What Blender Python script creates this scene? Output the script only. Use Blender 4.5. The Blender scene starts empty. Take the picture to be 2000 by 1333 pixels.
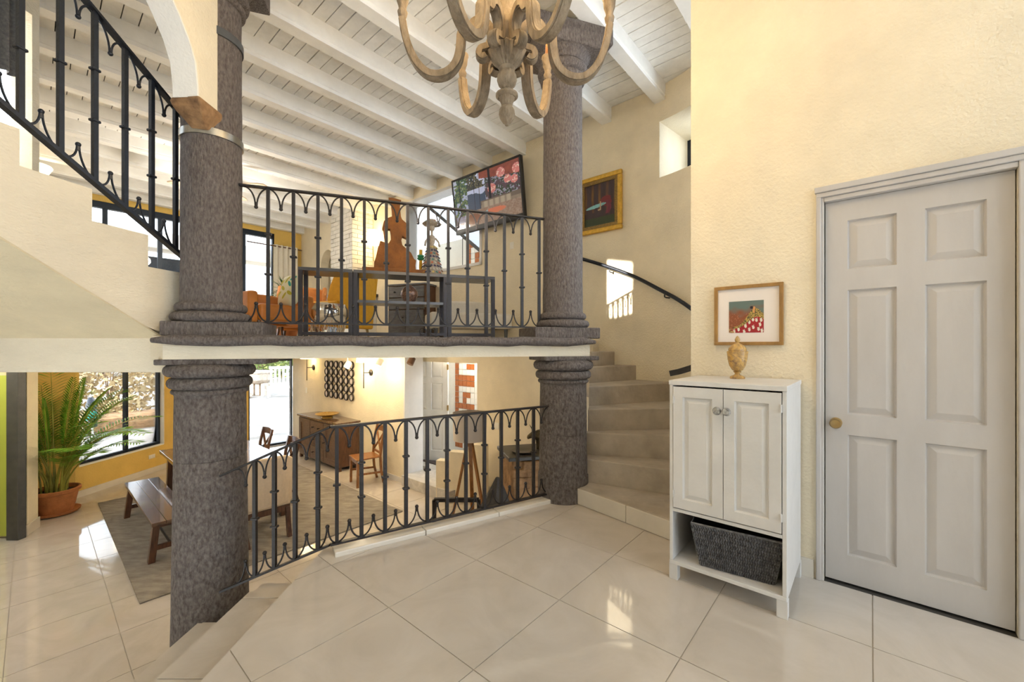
import bpy, math, random
from mathutils import Vector, Matrix
random.seed(7)
S = bpy.context.scene
COL = S.collection
# ---------------------------------------------------------------- camera, world, sun, exposure
F, CX, HZ, CH = 809.0, 1000.0, 677.0, 1.27        # focal length in px of the 2000x1333 frame, horizon, eye height
cam = bpy.data.cameras.new('camera'); cam.sensor_width = 36; cam.lens = 36*F/2000; cam.shift_y = (HZ-666.5)/2000
cam.clip_start = 0.05; cam.clip_end = 400
camo = bpy.data.objects.new('camera', cam); COL.objects.link(camo)
camo.location = (0, 0, CH); camo.rotation_euler = (math.pi/2, 0, 0); S.camera = camo
w = bpy.data.worlds.new('sky'); S.world = w; w.use_nodes = True
bg = w.node_tree.nodes['Background']; bg.inputs[0].default_value = (0.78, 0.89, 1.0, 1); bg.inputs[1].default_value = 2.3
def lamp(name, kind, loc, energy, color=(1, 1, 1), size=.05, rot=(0, 0, 0), parent=None):
    l = bpy.data.lights.new(name, kind); l.energy = energy; l.color = color
    if kind in ('POINT', 'SPOT'): l.shadow_soft_size = size
    if kind == 'SUN': l.angle = size
    o = bpy.data.objects.new(name, l); COL.objects.link(o); o.location = loc; o.rotation_euler = rot
    if parent: o.parent = parent
    return o
SUND = Vector((.72, .69, -.2126)).normalized()
so = lamp('sun', 'SUN', (-26, -20, 12), 8.0, (1, .93, .82), .009)
so.rotation_euler = SUND.to_track_quat('-Z', 'Y').to_euler()
vs = S.view_settings; vs.view_transform = 'Standard'; vs.look = 'None'; vs.exposure = 1.17; vs.gamma = 1; vs.use_curve_mapping = False
S.cycles.max_bounces = 7; S.cycles.diffuse_bounces = 4; S.cycles.glossy_bounces = 3; S.cycles.adaptive_threshold = .08; S.cycles.adaptive_min_samples = 16; S.cycles.sample_clamp_indirect = 6; S.cycles.use_denoising = True
# ---------------------------------------------------------------- room axes: u runs away to the left, v away to the right
UN = math.hypot(935, 809); UX, UY = -935/UN, 809/UN; VX, VY = 809/UN, 935/UN
RUV = math.atan2(VY, VX)                       # turning by this puts local x on v and local y on u
L, MZ, CZ = -1.03, 1.335, 4.15                  # dining floor, mezzanine floor, underside of ceiling boards
VW, VD, UF, VS = 4.55, 2.803, 10.45, 4.06       # mezzanine wall, door wall, far wall, sconce wall
def W(u, v, z=0): return Vector((UX*u+VX*v, UY*u+VY*v, z))
def at(px, py, d): return Vector(((px-CX)/F*d, d, CH-(py-HZ)/F*d))
def on_v(px, v):
    r = (px-CX)/F; d = v/(VX*r+VY); return d, d*(UX*r+UY)
# ---------------------------------------------------------------- materials
MATS = {}
def mat(name, col, rough=.6, metal=0., var=0., vscale=6., bump=0., bscale=30., stretch=(1, 1, 1), col2=None, spec=.5, emit=None, estr=0, alpha=None, trans=0, dist=0., local=False, coat=0.):
    m = bpy.data.materials.new(name); m.use_nodes = True; nt = m.node_tree; N = nt.nodes; K = nt.links
    p = N['Principled BSDF']; p.inputs['Base Color'].default_value = (*col, 1); p.inputs['Roughness'].default_value = rough
    p.inputs['Metallic'].default_value = metal; p.inputs['Specular IOR Level'].default_value = spec
    if coat: p.inputs['Coat Weight'].default_value = coat; p.inputs['Coat Roughness'].default_value = .06
    if trans: p.inputs['Transmission Weight'].default_value = trans
    if emit: p.inputs['Emission Color'].default_value = (*emit, 1); p.inputs['Emission Strength'].default_value = estr
    if var or bump:
        g = N.new('ShaderNodeTexCoord') if local else N.new('ShaderNodeNewGeometry')
        mp = N.new('ShaderNodeMapping'); mp.inputs['Scale'].default_value = stretch
        K.new(g.outputs['Object' if local else 'Position'], mp.inputs['Vector'])
        if var:
            n = N.new('ShaderNodeTexNoise'); n.inputs['Scale'].default_value = vscale; n.inputs['Detail'].default_value = 5; n.inputs['Roughness'].default_value = .62; n.inputs['Distortion'].default_value = dist
            K.new(mp.outputs[0], n.inputs['Vector'])
            r = N.new('ShaderNodeValToRGB'); e = r.color_ramp.elements
            c2 = col2 or tuple(max(0, c*(1-var)) for c in col); c1 = col if col2 else tuple(min(1, c*(1+var*.5)) for c in col)
            e[0].position = .32; e[0].color = (*c2, 1); e[1].position = .68; e[1].color = (*c1, 1)
            K.new(n.outputs['Fac'], r.inputs['Fac']); K.new(r.outputs['Color'], p.inputs['Base Color'])
        if bump:
            n2 = N.new('ShaderNodeTexNoise'); n2.inputs['Scale'].default_value = bscale; n2.inputs['Detail'].default_value = 4
            K.new(mp.outputs[0], n2.inputs['Vector'])
            b = N.new('ShaderNodeBump'); b.inputs['Strength'].default_value = bump; b.inputs['Distance'].default_value = .02
            K.new(n2.outputs['Fac'], b.inputs['Height']); K.new(b.outputs['Normal'], p.inputs['Normal'])
    MATS[name] = m; return m
def printed(name, rough=.5, emit=0):
    m = bpy.data.materials.new(name); m.use_nodes = True; nt = m.node_tree; p = nt.nodes['Principled BSDF']
    a = nt.nodes.new('ShaderNodeAttribute'); a.attribute_name = 'Col'; nt.links.new(a.outputs['Color'], p.inputs['Base Color']); p.inputs['Roughness'].default_value = rough
    if emit: nt.links.new(a.outputs['Color'], p.inputs['Emission Color']); p.inputs['Emission Strength'].default_value = emit
    MATS[name] = m; return m
mat('cream', (.83, .735, .555), .85, var=.10, vscale=2.2, bump=.35, bscale=60)
mat('cream_soft', (.81, .715, .55), .85, var=.08, vscale=2.0, bump=.45, bscale=45, stretch=(1, 1, 2.5))
mat('soffit_paint', (.70, .59, .39), .85, var=.08, vscale=2.5, bump=.4, bscale=45, stretch=(1, 1, 2.5))  # cream plaster made darker and yellower to paint in the stair's underside shade
mat('mustard', (.74, .50, .13), .85, var=.10, vscale=2.5, bump=.3, bscale=50)
mat('white_plaster', (.86, .84, .79), .8, var=.05, vscale=4, bump=.25, bscale=60)
mat('white_paint', (.67, .655, .635), .45, var=.07, vscale=5, bump=.08, bscale=40)
mat('ceiling_white', (.90, .89, .86), .6, var=.10, vscale=3, bump=.2, bscale=18, stretch=(2, 2, 2))
mat('beam_white', (.91, .90, .87), .5, var=.07, vscale=4, bump=.2, bscale=14)
mat('gap', (.05, .045, .04), .9)
mat('door_white', (.55, .52, .495), .5, var=.08, vscale=4, bump=.12, bscale=30, stretch=(1, 1, .25))
mat('stone', (.20, .17, .155), .92, var=.5, vscale=75, bump=1.0, bscale=95, col2=(.085, .068, .062), stretch=(1, 1, .38))
mat('stone_low', (.20, .172, .158), .92, var=.5, vscale=55, bump=1.0, bscale=75, col2=(.07, .054, .047), stretch=(1, 1, .55))
mat('concrete', (.50, .435, .355), .6, var=.3, vscale=4, bump=.25, bscale=18, col2=(.35, .30, .24))
mat('tile', (.60, .545, .485), .05, var=.14, vscale=2.2, dist=1.6, spec=.75, col2=(.52, .465, .40))
mat('grout', (.42, .37, .30), .8)
mat('tile_edge', (.70, .65, .57), .15, var=.08, vscale=3)
mat('iron', (.020, .016, .016), .45, .2, var=.3, vscale=40, bump=.15, bscale=80)
mat('iron_blue', (.016, .020, .030), .4, .3, var=.2, vscale=30, bump=.1, bscale=80)
mat('black', (.012, .012, .014), .35)
mat('steel', (.45, .43, .38), .3, 1.0, var=.3, vscale=14)
mat('chrome', (.85, .83, .80), .08, 1.0)
mat('brass', (.42, .30, .14), .3, 1.0)
mat('washed_wood', (.33, .25, .165), .75, var=.45, vscale=30, bump=.5, bscale=60, stretch=(1, 1, .4), col2=(.16, .115, .07))
mat('gold', (.72, .44, .08), .35, .75, var=.2, vscale=30)
mat('gold_carved', (.62, .42, .14), .5, .5, var=.7, vscale=120, bump=1.0, bscale=140, col2=(.16, .09, .03))
mat('oak_frame', (.36, .19, .05), .45, var=.25, vscale=30, stretch=(1, 1, .3))
mat('mat_board', (.84, .77, .72), .8)
mat('marble_gold', (.70, .43, .12), .25, var=.6, vscale=22, dist=2.5, col2=(.26, .16, .09))
mat('dark_wood', (.13, .055, .028), .32, var=.5, vscale=8, stretch=(6, 6, 1), bump=.1, bscale=30, col2=(.05, .02, .012), coat=.4)
mat('table_wood', (.15, .085, .055), .22, var=.45, vscale=7, stretch=(3, 3, 3), col2=(.07, .04, .028), coat=.6)
mat('chair_wood', (.34, .14, .035), .35, var=.4, vscale=14, stretch=(4, 4, 1), col2=(.17, .06, .018), coat=.3)
mat('tripod_wood', (.38, .16, .04), .4, var=.35, vscale=16, stretch=(4, 4, 1))
mat('sideboard_front', (.17, .105, .07), .35, var=.4, vscale=8, stretch=(2, 2, 5), col2=(.09, .05, .035))
mat('linen', (.70, .56, .40), .9, var=.06, vscale=40, bump=.2, bscale=200)
mat('shade', (.66, .57, .48), .8, var=.04)
mat('lit_shade', (.9, .82, .62), .8, emit=(1, .82, .5), estr=3.2)
mat('bulb', (1, .9, .7), .4, emit=(1, .82, .5), estr=14)
mat('rug', (.46, .41, .34), .95, var=.45, vscale=5, bump=.8, bscale=120, stretch=(1, 3.0, 1), col2=(.28, .245, .20))
mat('terracotta', (.43, .16, .055), .8, var=.25, vscale=9, bump=.3, bscale=40)
mat('soil', (.05, .03, .02), .95, bump=.9, bscale=60)
mat('palm_green', (.26, .52, .04), .5, var=.4, vscale=8, col2=(.10, .27, .02))
mat('palm_stem', (.42, .38, .06), .5, var=.4, vscale=9, col2=(.22, .24, .03))
mat('grass_green', (.07, .16, .03), .55, var=.4, vscale=12)
mat('bush_green', (.22, .27, .07), .7, var=.6, vscale=4, col2=(.09, .13, .03))
mat('bush_dry', (.42, .32, .16), .8, var=.5, vscale=4, col2=(.2, .14, .07))
mat('bark', (.16, .10, .06), .9, bump=.6)
mat('lime', (.50, .60, .10), .6, var=.06, vscale=2)
mat('steel_grey', (.085, .09, .095), .5, .3, var=.2, vscale=10)
mat('frame_blue', (.014, .022, .035), .4, .3)
mat('rust', (.36, .125, .02), .65, .25, var=.55, vscale=7, bump=.3, bscale=50, col2=(.20, .07, .014))
mat('orange_leather', (.55, .19, .025), .5, var=.2, vscale=8, bump=.1, bscale=90)
mat('yellow_fabric', (.72, .36, .015), .8, var=.1, vscale=20, bump=.2, bscale=200)
mat('cream_fabric', (.74, .68, .58), .9, var=.06, vscale=30, bump=.2, bscale=200)
mat('pillow', (.72, .70, .50), .9)
mat('leaf_yellow', (.46, .42, .03), .9); mat('leaf_teal', (.02, .30, .26), .9)
mat('dresser', (.14, .14, .145), .45, var=.35, vscale=8, stretch=(1, 1, 4), col2=(.07, .07, .075))
mat('dresser_side', (.15, .075, .04), .5, var=.4, vscale=10, stretch=(5, 5, 1))
mat('console', (.045, .042, .05), .4, .4, var=.2, vscale=20)
mat('console_top', (.10, .098, .105), .25, .2)
mat('brick_white', (.80, .76, .68), .8, var=.12, vscale=9, bump=.5, bscale=40)
mat('brick_joint', (.26, .23, .19), .9)
mat('curtain', (.80, .74, .62), .85, var=.05, vscale=20)
mat('curtain_grey', (.20, .19, .18), .9, var=.5, vscale=60, col2=(.10, .10, .10))
mat('tile_white', (.84, .82, .78), .2); mat('tile_red', (.45, .13, .03), .25, var=.2, vscale=30)
mat('marble_step', (.55, .52, .48), .3, var=.25, vscale=5, dist=2)
mat('dark_mat', (.07, .05, .045), .9, bump=.6, bscale=80)
mat('rubble', (.42, .24, .11), .95, var=.6, vscale=9, bump=.6, bscale=30, col2=(.14, .075, .035))
mat('slate', (.055, .05, .045), .35, var=.4, vscale=6)
mat('rock', (.075, .07, .068), .9, var=.4, vscale=8, bump=.8, bscale=20)
mat('bronze', (.13, .10, .055), .45, .7, var=.5, vscale=30)
mat('wicker', (.20, .20, .205), .45, var=.5, vscale=50, col2=(.05, .05, .055))
mat('silver_knob', (.55, .55, .54), .35, .6, var=.6, vscale=90, col2=(.18, .18, .18))
mat('plastic', (.82, .79, .70), .4)
mat('gravel', (.34, .32, .295), .95, var=.25, vscale=3, bump=.5, bscale=25, col2=(.22, .20, .18))
mat('field_stone', (.5, .42, .34), .9, var=.4, vscale=7, bump=.5, bscale=20)
mat('metal_white', (.8, .8, .78), .4)
mat('mirror', (.85, .80, .80), .25, .3)
mat('mosaic', (.36, .20, .13), .3, .3, var=.7, vscale=55, col2=(.05, .03, .025))
mat('plate', (.62, .42, .10), .3, var=.6, vscale=40, col2=(.30, .14, .02))
mat('skin_clay', (.45, .38, .30), .7, var=.3, vscale=40)
for i, c in enumerate([(.55, .16, .08), (.06, .06, .14), (.66, .50, .18), (.10, .22, .20), (.55, .50, .42), (.30, .05, .05)]): mat('petal%d' % i, c, .6)
mat('candle_green', (.04, .32, .16), .5); mat('candle_yellow', (.75, .48, .05), .5)
mg = bpy.data.materials.new('glass'); mg.use_nodes = True; nt = mg.node_tree; nt.nodes.remove(nt.nodes['Principled BSDF'])
a_ = nt.nodes.new('ShaderNodeBsdfTransparent'); b_ = nt.nodes.new('ShaderNodeBsdfGlossy'); b_.inputs['Roughness'].default_value = .02
f_ = nt.nodes.new('ShaderNodeMixShader'); fr = nt.nodes.new('ShaderNodeFresnel'); fr.inputs[0].default_value = 1.35
nt.links.new(fr.outputs[0], f_.inputs[0]); nt.links.new(a_.outputs[0], f_.inputs[1]); nt.links.new(b_.outputs[0], f_.inputs[2])
nt.links.new(f_.outputs[0], nt.nodes['Material Output'].inputs[0]); MATS['glass'] = mg
printed('print_matte', .6); printed('print_screen', .12, .12)
# ---------------------------------------------------------------- mesh builder
def wm(o):
    m = o.matrix_basis.copy()
    return wm(o.parent) @ m if o.parent else m
class MB:
    def __init__(s, M=None): s.v = []; s.f = []; s.M = M
    def add(s, vs, fs):
        b = len(s.v)
        s.v += [tuple(s.M @ Vector(p)) if s.M else tuple(p) for p in vs]; s.f += [tuple(i+b for i in f) for f in fs]; return s
    def hexa(s, p): return s.add(p, [(3, 2, 1, 0), (4, 5, 6, 7), (0, 1, 5, 4), (1, 2, 6, 5), (2, 3, 7, 6), (3, 0, 4, 7)])
    def box(s, x0, x1, y0, y1, z0, z1):
        return s.hexa([(x0, y0, z0), (x1, y0, z0), (x1, y1, z0), (x0, y1, z0), (x0, y0, z1), (x1, y0, z1), (x1, y1, z1), (x0, y1, z1)])
    def uvbox(s, u0, u1, v0, v1, z0, z1):
        a = [W(u0, v0), W(u0, v1), W(u1, v1), W(u1, v0)]
        return s.hexa([(p.x, p.y, z0) for p in a]+[(p.x, p.y, z1) for p in a])
    def bar(s, a, b, wd, ht, side=None):
        a, b = Vector(a), Vector(b); d = (b-a).normalized()
        sd = Vector(side) if side is not None else (Vector((0, 0, 1)).cross(d) if abs(d.z) < .98 else Vector((1, 0, 0)))
        sd = (sd-d*sd.dot(d)).normalized()*wd/2; up = d.cross(sd).normalized()*ht/2
        return s.hexa([a-sd-up, a+sd-up, a+sd+up, a-sd+up, b-sd-up, b+sd-up, b+sd+up, b-sd+up])
    def extrude(s, poly, vec):
        n = len(poly); vec = Vector(vec); p = [Vector(q) for q in poly]
        return s.add(p+[q+vec for q in p], [tuple(range(n))[::-1], tuple(range(n, 2*n))]+[(i, (i+1) % n, n+(i+1) % n, n+i) for i in range(n)])
    def prism(s, poly, z0, z1):
        return s.extrude([(q[0], q[1], z0) for q in poly], (0, 0, z1-z0))
    def rings(s, rs, closed=False, cap=True):
        n = len(rs[0]); m = len(rs); fs = []
        for i in range(m if closed else m-1):
            j = (i+1) % m
            for k in range(n): fs.append((i*n+k, i*n+(k+1) % n, j*n+(k+1) % n, j*n+k))
        if cap and not closed: fs += [tuple(range(n))[::-1], tuple(range((m-1)*n, m*n))]
        return s.add([p for r in rs for p in r], fs)
    def tube(s, path, r, n=8, closed=False):
        P = [Vector(p) for p in path]; m = len(P); rs = []; ref = None
        for i, p in enumerate(P):
            d = (P[(i+1) % m]-P[i-1]) if closed or 0 < i < m-1 else (P[1]-P[0] if i == 0 else P[-1]-P[-2])
            d = d.normalized() if d.length > 1e-9 else Vector((0, 0, 1))
            if ref is None: ref = Vector((0, 0, 1)) if abs(d.z) < .9 else Vector((1, 0, 0))
            x = (ref-d*ref.dot(d)).normalized(); ref = x; y = d.cross(x); rr = r[i] if isinstance(r, (list, tuple)) else r
            rs.append([p+(x*math.cos(a)+y*math.sin(a))*rr for a in (2*math.pi*k/n for k in range(n))])
        return s.rings(rs, closed)
    def ribbon(s, path, side, wd, th):
        P = [Vector(p) for p in path]; m = len(P); sd = Vector(side).normalized(); rs = []
        for i, p in enumerate(P):
            d = (P[min(i+1, m-1)]-P[max(i-1, 0)]).normalized(); nn = d.cross(sd).normalized()
            w2 = (wd[i] if isinstance(wd, (list, tuple)) else wd)/2; t2 = (th[i] if isinstance(th, (list, tuple)) else th)/2
            rs.append([p-sd*w2-nn*t2, p+sd*w2-nn*t2, p+sd*w2+nn*t2, p-sd*w2+nn*t2])
        return s.rings(rs)
    def lathe(s, prof, n=24, c=(0, 0, 0), flute=0, nf=12):
        rs = []
        for (r, z) in prof:
            rs.append([(c[0]+max(r, 1e-4)*(1-flute*(.5+.5*math.cos(nf*2*math.pi*k/n)))*math.cos(2*math.pi*k/n), c[1]+max(r, 1e-4)*(1-flute*(.5+.5*math.cos(nf*2*math.pi*k/n)))*math.sin(2*math.pi*k/n), c[2]+z) for k in range(n)])
        return s.rings(rs)
    def ball(s, c, r, n=10, sz=1.):
        return s.lathe([(r*math.sin(math.pi*i/(n//2+2)), -sz*r*math.cos(math.pi*i/(n//2+2))) for i in range(n//2+3)], n, c)
    def build(s, name, m, parent=None, world=False, smooth=False, bev=0, seg=2, kind=None, label=None):
        vs = s.v
        if world and parent is not None:
            inv = wm(parent).inverted(); vs = [tuple(inv @ Vector(p)) for p in vs]
        me = bpy.data.meshes.new(name); me.from_pydata(vs, [], s.f); me.materials.append(MATS[m])
        if smooth:
            me.polygons.foreach_set('use_smooth', [True]*len(me.polygons)); me.set_sharp_from_angle(angle=math.radians(40))
        return obj(name, me, parent, bev, seg, kind, label)
def obj(name, me, parent=None, bev=0, seg=2, kind=None, label=None, loc=None, rot=None):
    o = bpy.data.objects.new(name, me); COL.objects.link(o)
    if parent is not None: o.parent = parent
    if loc is not None: o.location = loc
    if rot is not None: o.rotation_euler = rot
    if bev:
        b = o.modifiers.new('bevel', 'BEVEL'); b.width = bev; b.segments = seg; b.limit_method = 'ANGLE'
    if kind: o['kind'] = kind
    if label: o['label'] = label
    return o
def tag(o, label, cat, group=None):
    o['label'] = label; o['category'] = cat
    if group: o['group'] = group
    return o
def thing(name, label, cat, loc=(0, 0, 0), rz=0, group=None, rot=None):
    o = bpy.data.objects.new(name, None); COL.objects.link(o); o.location = loc; o.rotation_euler = rot or (0, 0, rz); o.empty_display_size = .1
    return tag(o, label, cat, group)
def setting(name, loc=(0, 0, 0)):
    o = bpy.data.objects.new(name, None); COL.objects.link(o); o.location = loc; o['kind'] = 'structure'; o.empty_display_size = .1; return o
def struct(name, mb, m, **k): return mb.build(name, m, kind='structure', **k)
def clip(subj, clipper):
    out = list(subj)
    for i in range(len(clipper)):
        a, b = clipper[i], clipper[(i+1) % len(clipper)]; inp, out = out, []
        def side(p): return (b[0]-a[0])*(p[1]-a[1])-(b[1]-a[1])*(p[0]-a[0])
        for j in range(len(inp)):
            p, q = inp[j-1], inp[j]; sp, sq = side(p), side(q)
            if (sp >= 0) != (sq >= 0):
                t = sp/(sp-sq); out.append((p[0]+t*(q[0]-p[0]), p[1]+t*(q[1]-p[1])))
            if sq >= 0: out.append(q)
        if not out: break
    return out
def area(p): return .5*sum(p[i-1][0]*p[i][1]-p[i][0]*p[i-1][1] for i in range(len(p)))
def tiles(parent, poly, z, u0, v0, t, ur, vr, m='tile', g=.0022, th=.012):
    if area(poly) < 0: poly = poly[::-1]
    for i in range(*ur):
        for j in range(*vr):
            sq = [W(u0+i*t+g, v0+j*t+g), W(u0+i*t+g, v0+(j+1)*t-g), W(u0+(i+1)*t-g, v0+(j+1)*t-g), W(u0+(i+1)*t-g, v0+j*t+g)]
            sq = [(p.x, p.y) for p in sq]
            if area(sq) < 0: sq = sq[::-1]
            c = clip(poly, sq)
            if len(c) >= 3 and abs(area(c)) > .002:
                MB().prism(c, z-th, z).build('tile', m, parent)
def print_panel(name, parent, x0, yc, z0, wd, ht, nx, ny, fn, m, label=None):
    """flat print on the plane x = x0; the picture's left is +y"""
    vs = [(x0, yc+wd/2-wd*i/nx, z0+ht*j/ny) for j in range(ny+1) for i in range(nx+1)]
    fs = [(j*(nx+1)+i, (j+1)*(nx+1)+i, (j+1)*(nx+1)+i+1, j*(nx+1)+i+1)[::-1] for j in range(ny) for i in range(nx)]
    me = bpy.data.meshes.new(name); me.from_pydata(vs, [], fs); me.materials.append(MATS[m])
    ca = me.color_attributes.new('Col', 'FLOAT_COLOR', 'CORNER'); buf = []
    for j in range(ny):
        for i in range(nx):
            c = fn((i+.5)/nx, (j+.5)/ny); buf += [c[0], c[1], c[2], 1.]*4
    ca.data.foreach_set('color', buf)
    return obj(name, me, parent, label=label)
def mixc(a, b, t):
    t = max(0., min(1., t)); return tuple(a[i]*(1-t)+b[i]*t for i in range(3))
def hsh(i, j, k=0):
    x = math.sin(i*127.1+j*311.7+k*74.7)*43758.5453; return x-math.floor(x)
def vnoise(x, y, k=0):
    i, j = math.floor(x), math.floor(y); fx, fy = x-i, y-j; fx = fx*fx*(3-2*fx); fy = fy*fy*(3-2*fy)
    return (hsh(i, j, k)*(1-fx)+hsh(i+1, j, k)*fx)*(1-fy)+(hsh(i, j+1, k)*(1-fx)+hsh(i+1, j+1, k)*fx)*fy
def copy_tree(o, parent=None):
    c = o.copy(); COL.objects.link(c); c.parent = parent
    for ch in [x for x in list(o.children) if x.type == 'MESH']: copy_tree(ch, c)
    return c
def smooth_path(p, n=3):
    out = []
    for i in range(len(p)-1):
        a, b, c, d = p[max(i-1, 0)], p[i], p[i+1], p[min(i+2, len(p)-1)]
        for k in range(n):
            t = k/n; out.append(tuple(.5*((2*b[j])+(-a[j]+c[j])*t+(2*a[j]-5*b[j]+4*c[j]-d[j])*t*t+(-a[j]+3*b[j]-3*c[j]+d[j])*t**3) for j in range(len(b))))
    return out+[p[-1]]
# ================================================================ THE SETTING
CLX, CLY, CRX, CRY = -1.99, 2.75, .434, 3.55        # column centres
DV = Vector((CRX-CLX, CRY-CLY, 0)).normalized(); NV = Vector((DV.y, -DV.x, 0))
PC = Vector((.5, 3.6, 0)); RC = VW-(PC.x*VX+PC.y*VY); UC = PC.x*UX+PC.y*UY
# landing
LE = -1.18
land = [(LE, -1.6), (LE, 2.60), (.30, 3.50), (.459, 3.436), (1.13, 2.61)]+[tuple(W(.853, VD)[:2]), tuple(W(-1.6, VD)[:2]), (3.04, -1.6)]
fl = setting('floor')
MB().prism(land[::-1], L+.002, -.0125+.009).build('grout_bed', 'grout', fl)
tiles(fl, land, 0, .585, 1.13, .5925, (-8, 7), (-6, 5))
# dining floor
PA, PA2, PB = Vector((-6.585, 6.245, 0)), Vector((-6.80, 5.93, 0)), Vector((-6.52, 8.05, 0))
low = [tuple(p[:2]) for p in (W(1.9, -.7), W(1.9, VW), W(UF, VW), W(UF, 2.1), PB, PA, PA2, W(9.0, -.7))]
fl2 = setting('floor_lower', (0, 0, L))
MB().prism(low, L-.2, L-.0035).build('grout_bed', 'grout', fl2, world=True)
def tiles_low():
    poly = low if area(low) > 0 else low[::-1]
    for i in range(-4, 12):
        for j in range(-2, 8):
            t, g, u0, v0 = .5925, .0025, 3.96, .455
            sq = [W(u0+i*t+g, v0+j*t+g), W(u0+i*t+g, v0+(j+1)*t-g), W(u0+(i+1)*t-g, v0+(j+1)*t-g), W(u0+(i+1)*t-g, v0+j*t+g)]
            sq = [(p.x, p.y) for p in sq]; sq = sq if area(sq) > 0 else sq[::-1]; c = clip(poly, sq)
            if len(c) >= 3 and abs(area(c)) > .002: MB().prism(c, L-.012, L).build('tile', 'tile', fl2, world=True)
tiles_low()
# tiled steps from the landing down to the dining floor
st = thing('tiled_steps', 'glossy beige tiled steps going down from the landing beside the left column', 'steps', (-1.6, 1.5, L))
xs = [LE, -1.57, -1.90, -2.13, -2.365]; yd = [2.60, 2.54, 2.50, 2.50]
for i in range(4):
    z = -.206*(i+1)
    MB().box(xs[i+1]+.004, xs[i], -1.6, yd[i], L, z-.012).build('step', 'tile', st, world=True)
    d = -1.6
    for k in range(8):
        d0, d1 = d, min(d+.59, yd[i]) ; d += .59
        if k == 0: d0 = -1.6
        o = .09*i
        d0 = max(-1.6, d0+o-.1); d1 = min(yd[i], d1+o-.1)
        if d1-d0 > .03: MB().box(xs[i+1]-.012, xs[i]-.002, d0+.0025, d1-.0025, z-.012, z).build('tile', 'tile', st, world=True, bev=.003, seg=1)
# curb under the lower railing
P2, P4 = Vector((-1.104, 2.515, .05)), Vector((.315, 3.405, .05))
cu = setting('trim_1', (0, 0, 0)); dd = (P4-P2).normalized()
a, b = P2+dd*.02, P4+dd*.06
for k in range(3):
    q0, q1 = a.lerp(b, k/3), a.lerp(b, (k+1)/3)
    MB().bar((q0.x, q0.y, .014), (q1.x-dd.x*.004, q1.y-dd.y*.004, .014), .10, .034).build('curb_tile', 'tile_edge', cu, bev=.006)
# mezzanine slab
def edge(px, off):
    o = Vector((CLX, CLY, 0))+NV*off; r = (px-CX)/F; t = (r*o.y-o.x)/(DV.x-r*DV.y); return o+DV*t
sl, sr = edge(318, .19), edge(1152, .19)
ci = lambda ph: PC+(W(0, 1)*math.cos(ph)-W(1, 0)*math.sin(ph))*RC
top8 = ci(math.radians(8))
slab = [sl, sr, Vector((.62, 3.72, 0)), Vector((.72, 4.35, 0)), Vector((.86, 4.62, 0)), Vector((.98, 5.02, 0)), W(2.52, VW+.05), W(UF, VW+.05), W(UF, -.05), Vector((-3.5, 2.98, 0)), Vector((-2.35, 2.66, 0))]
f3 = struct('floor_upper', MB().prism([p[:2] for p in slab], 1.19, MZ), 'cream_soft')
# dark stone nosing along its front edge
nl, nr = edge(296, .225), edge(1162, .225)
nb = MB(); pth = []
for i in range(25):
    p = nl.lerp(nr, i/24); pth.append((p.x, p.y, MZ-.028+.004*math.sin(i*1.7)+.003*math.sin(i*3.1)))
rs = []
for i, p in enumerate(pth):
    k = .45 if i in (0, 24) else 1.
    rs.append([Vector(p)+NV*(.045*k*math.cos(a)+(.04 if math.cos(a) > 0 else -.22)-.04)+Vector((0, 0, .034*k*math.sin(a))) for a in [math.radians(x) for x in (-90, -60, -30, 0, 30, 60, 90, 91, 269)]])
nb.rings(rs); struct('trim_2', nb, 'stone', smooth=True)
# ---- ceiling
ce = setting('ceiling', (0, 0, CZ))
v = -2.6; k = 0
while v < VW:
    bw = .112+.016*random.random(); u1 = UF if v > -.12 else 4.62; dz = random.uniform(0, .007)
    MB().uvbox(-1.8, u1, v+.004, min(v+bw-.004, VW+.3), CZ+dz, CZ+.022+dz).build('board', 'ceiling_white', ce, world=True)
    v += bw
MB().uvbox(-1.9, 4.6, -2.7, VW+.35, CZ+.032, CZ+.2).uvbox(4.6, UF+.1, -.1, VW+.35, CZ+.032, CZ+.2).build('roof_deck', 'gap', ce, world=True)
for k in range(-4, 14):
    u = 1.76+.66*k; v0 = -2.6 if u < 4.5 else -.06
    b = MB()
    prof = [(-.062, 3.975), (.062, 3.975), (.062, 3.998), (.056, 4.002), (.056, 4.012), (.066, 4.018), (.066, CZ+.01), (-.066, CZ+.01), (-.066, 4.018), (-.056, 4.012), (-.056, 4.002), (-.062, 3.998)]
    vv = (VW+.28) if u > UC-.2 else VW-.0
    if u < 1.0: vv = VD+.02
    p0 = [W(u+q[0], v0, q[1]) for q in prof]
    b.extrude(p0, W(0, vv-v0)); b.build('beam', 'beam_white', ce, world=True)
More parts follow.
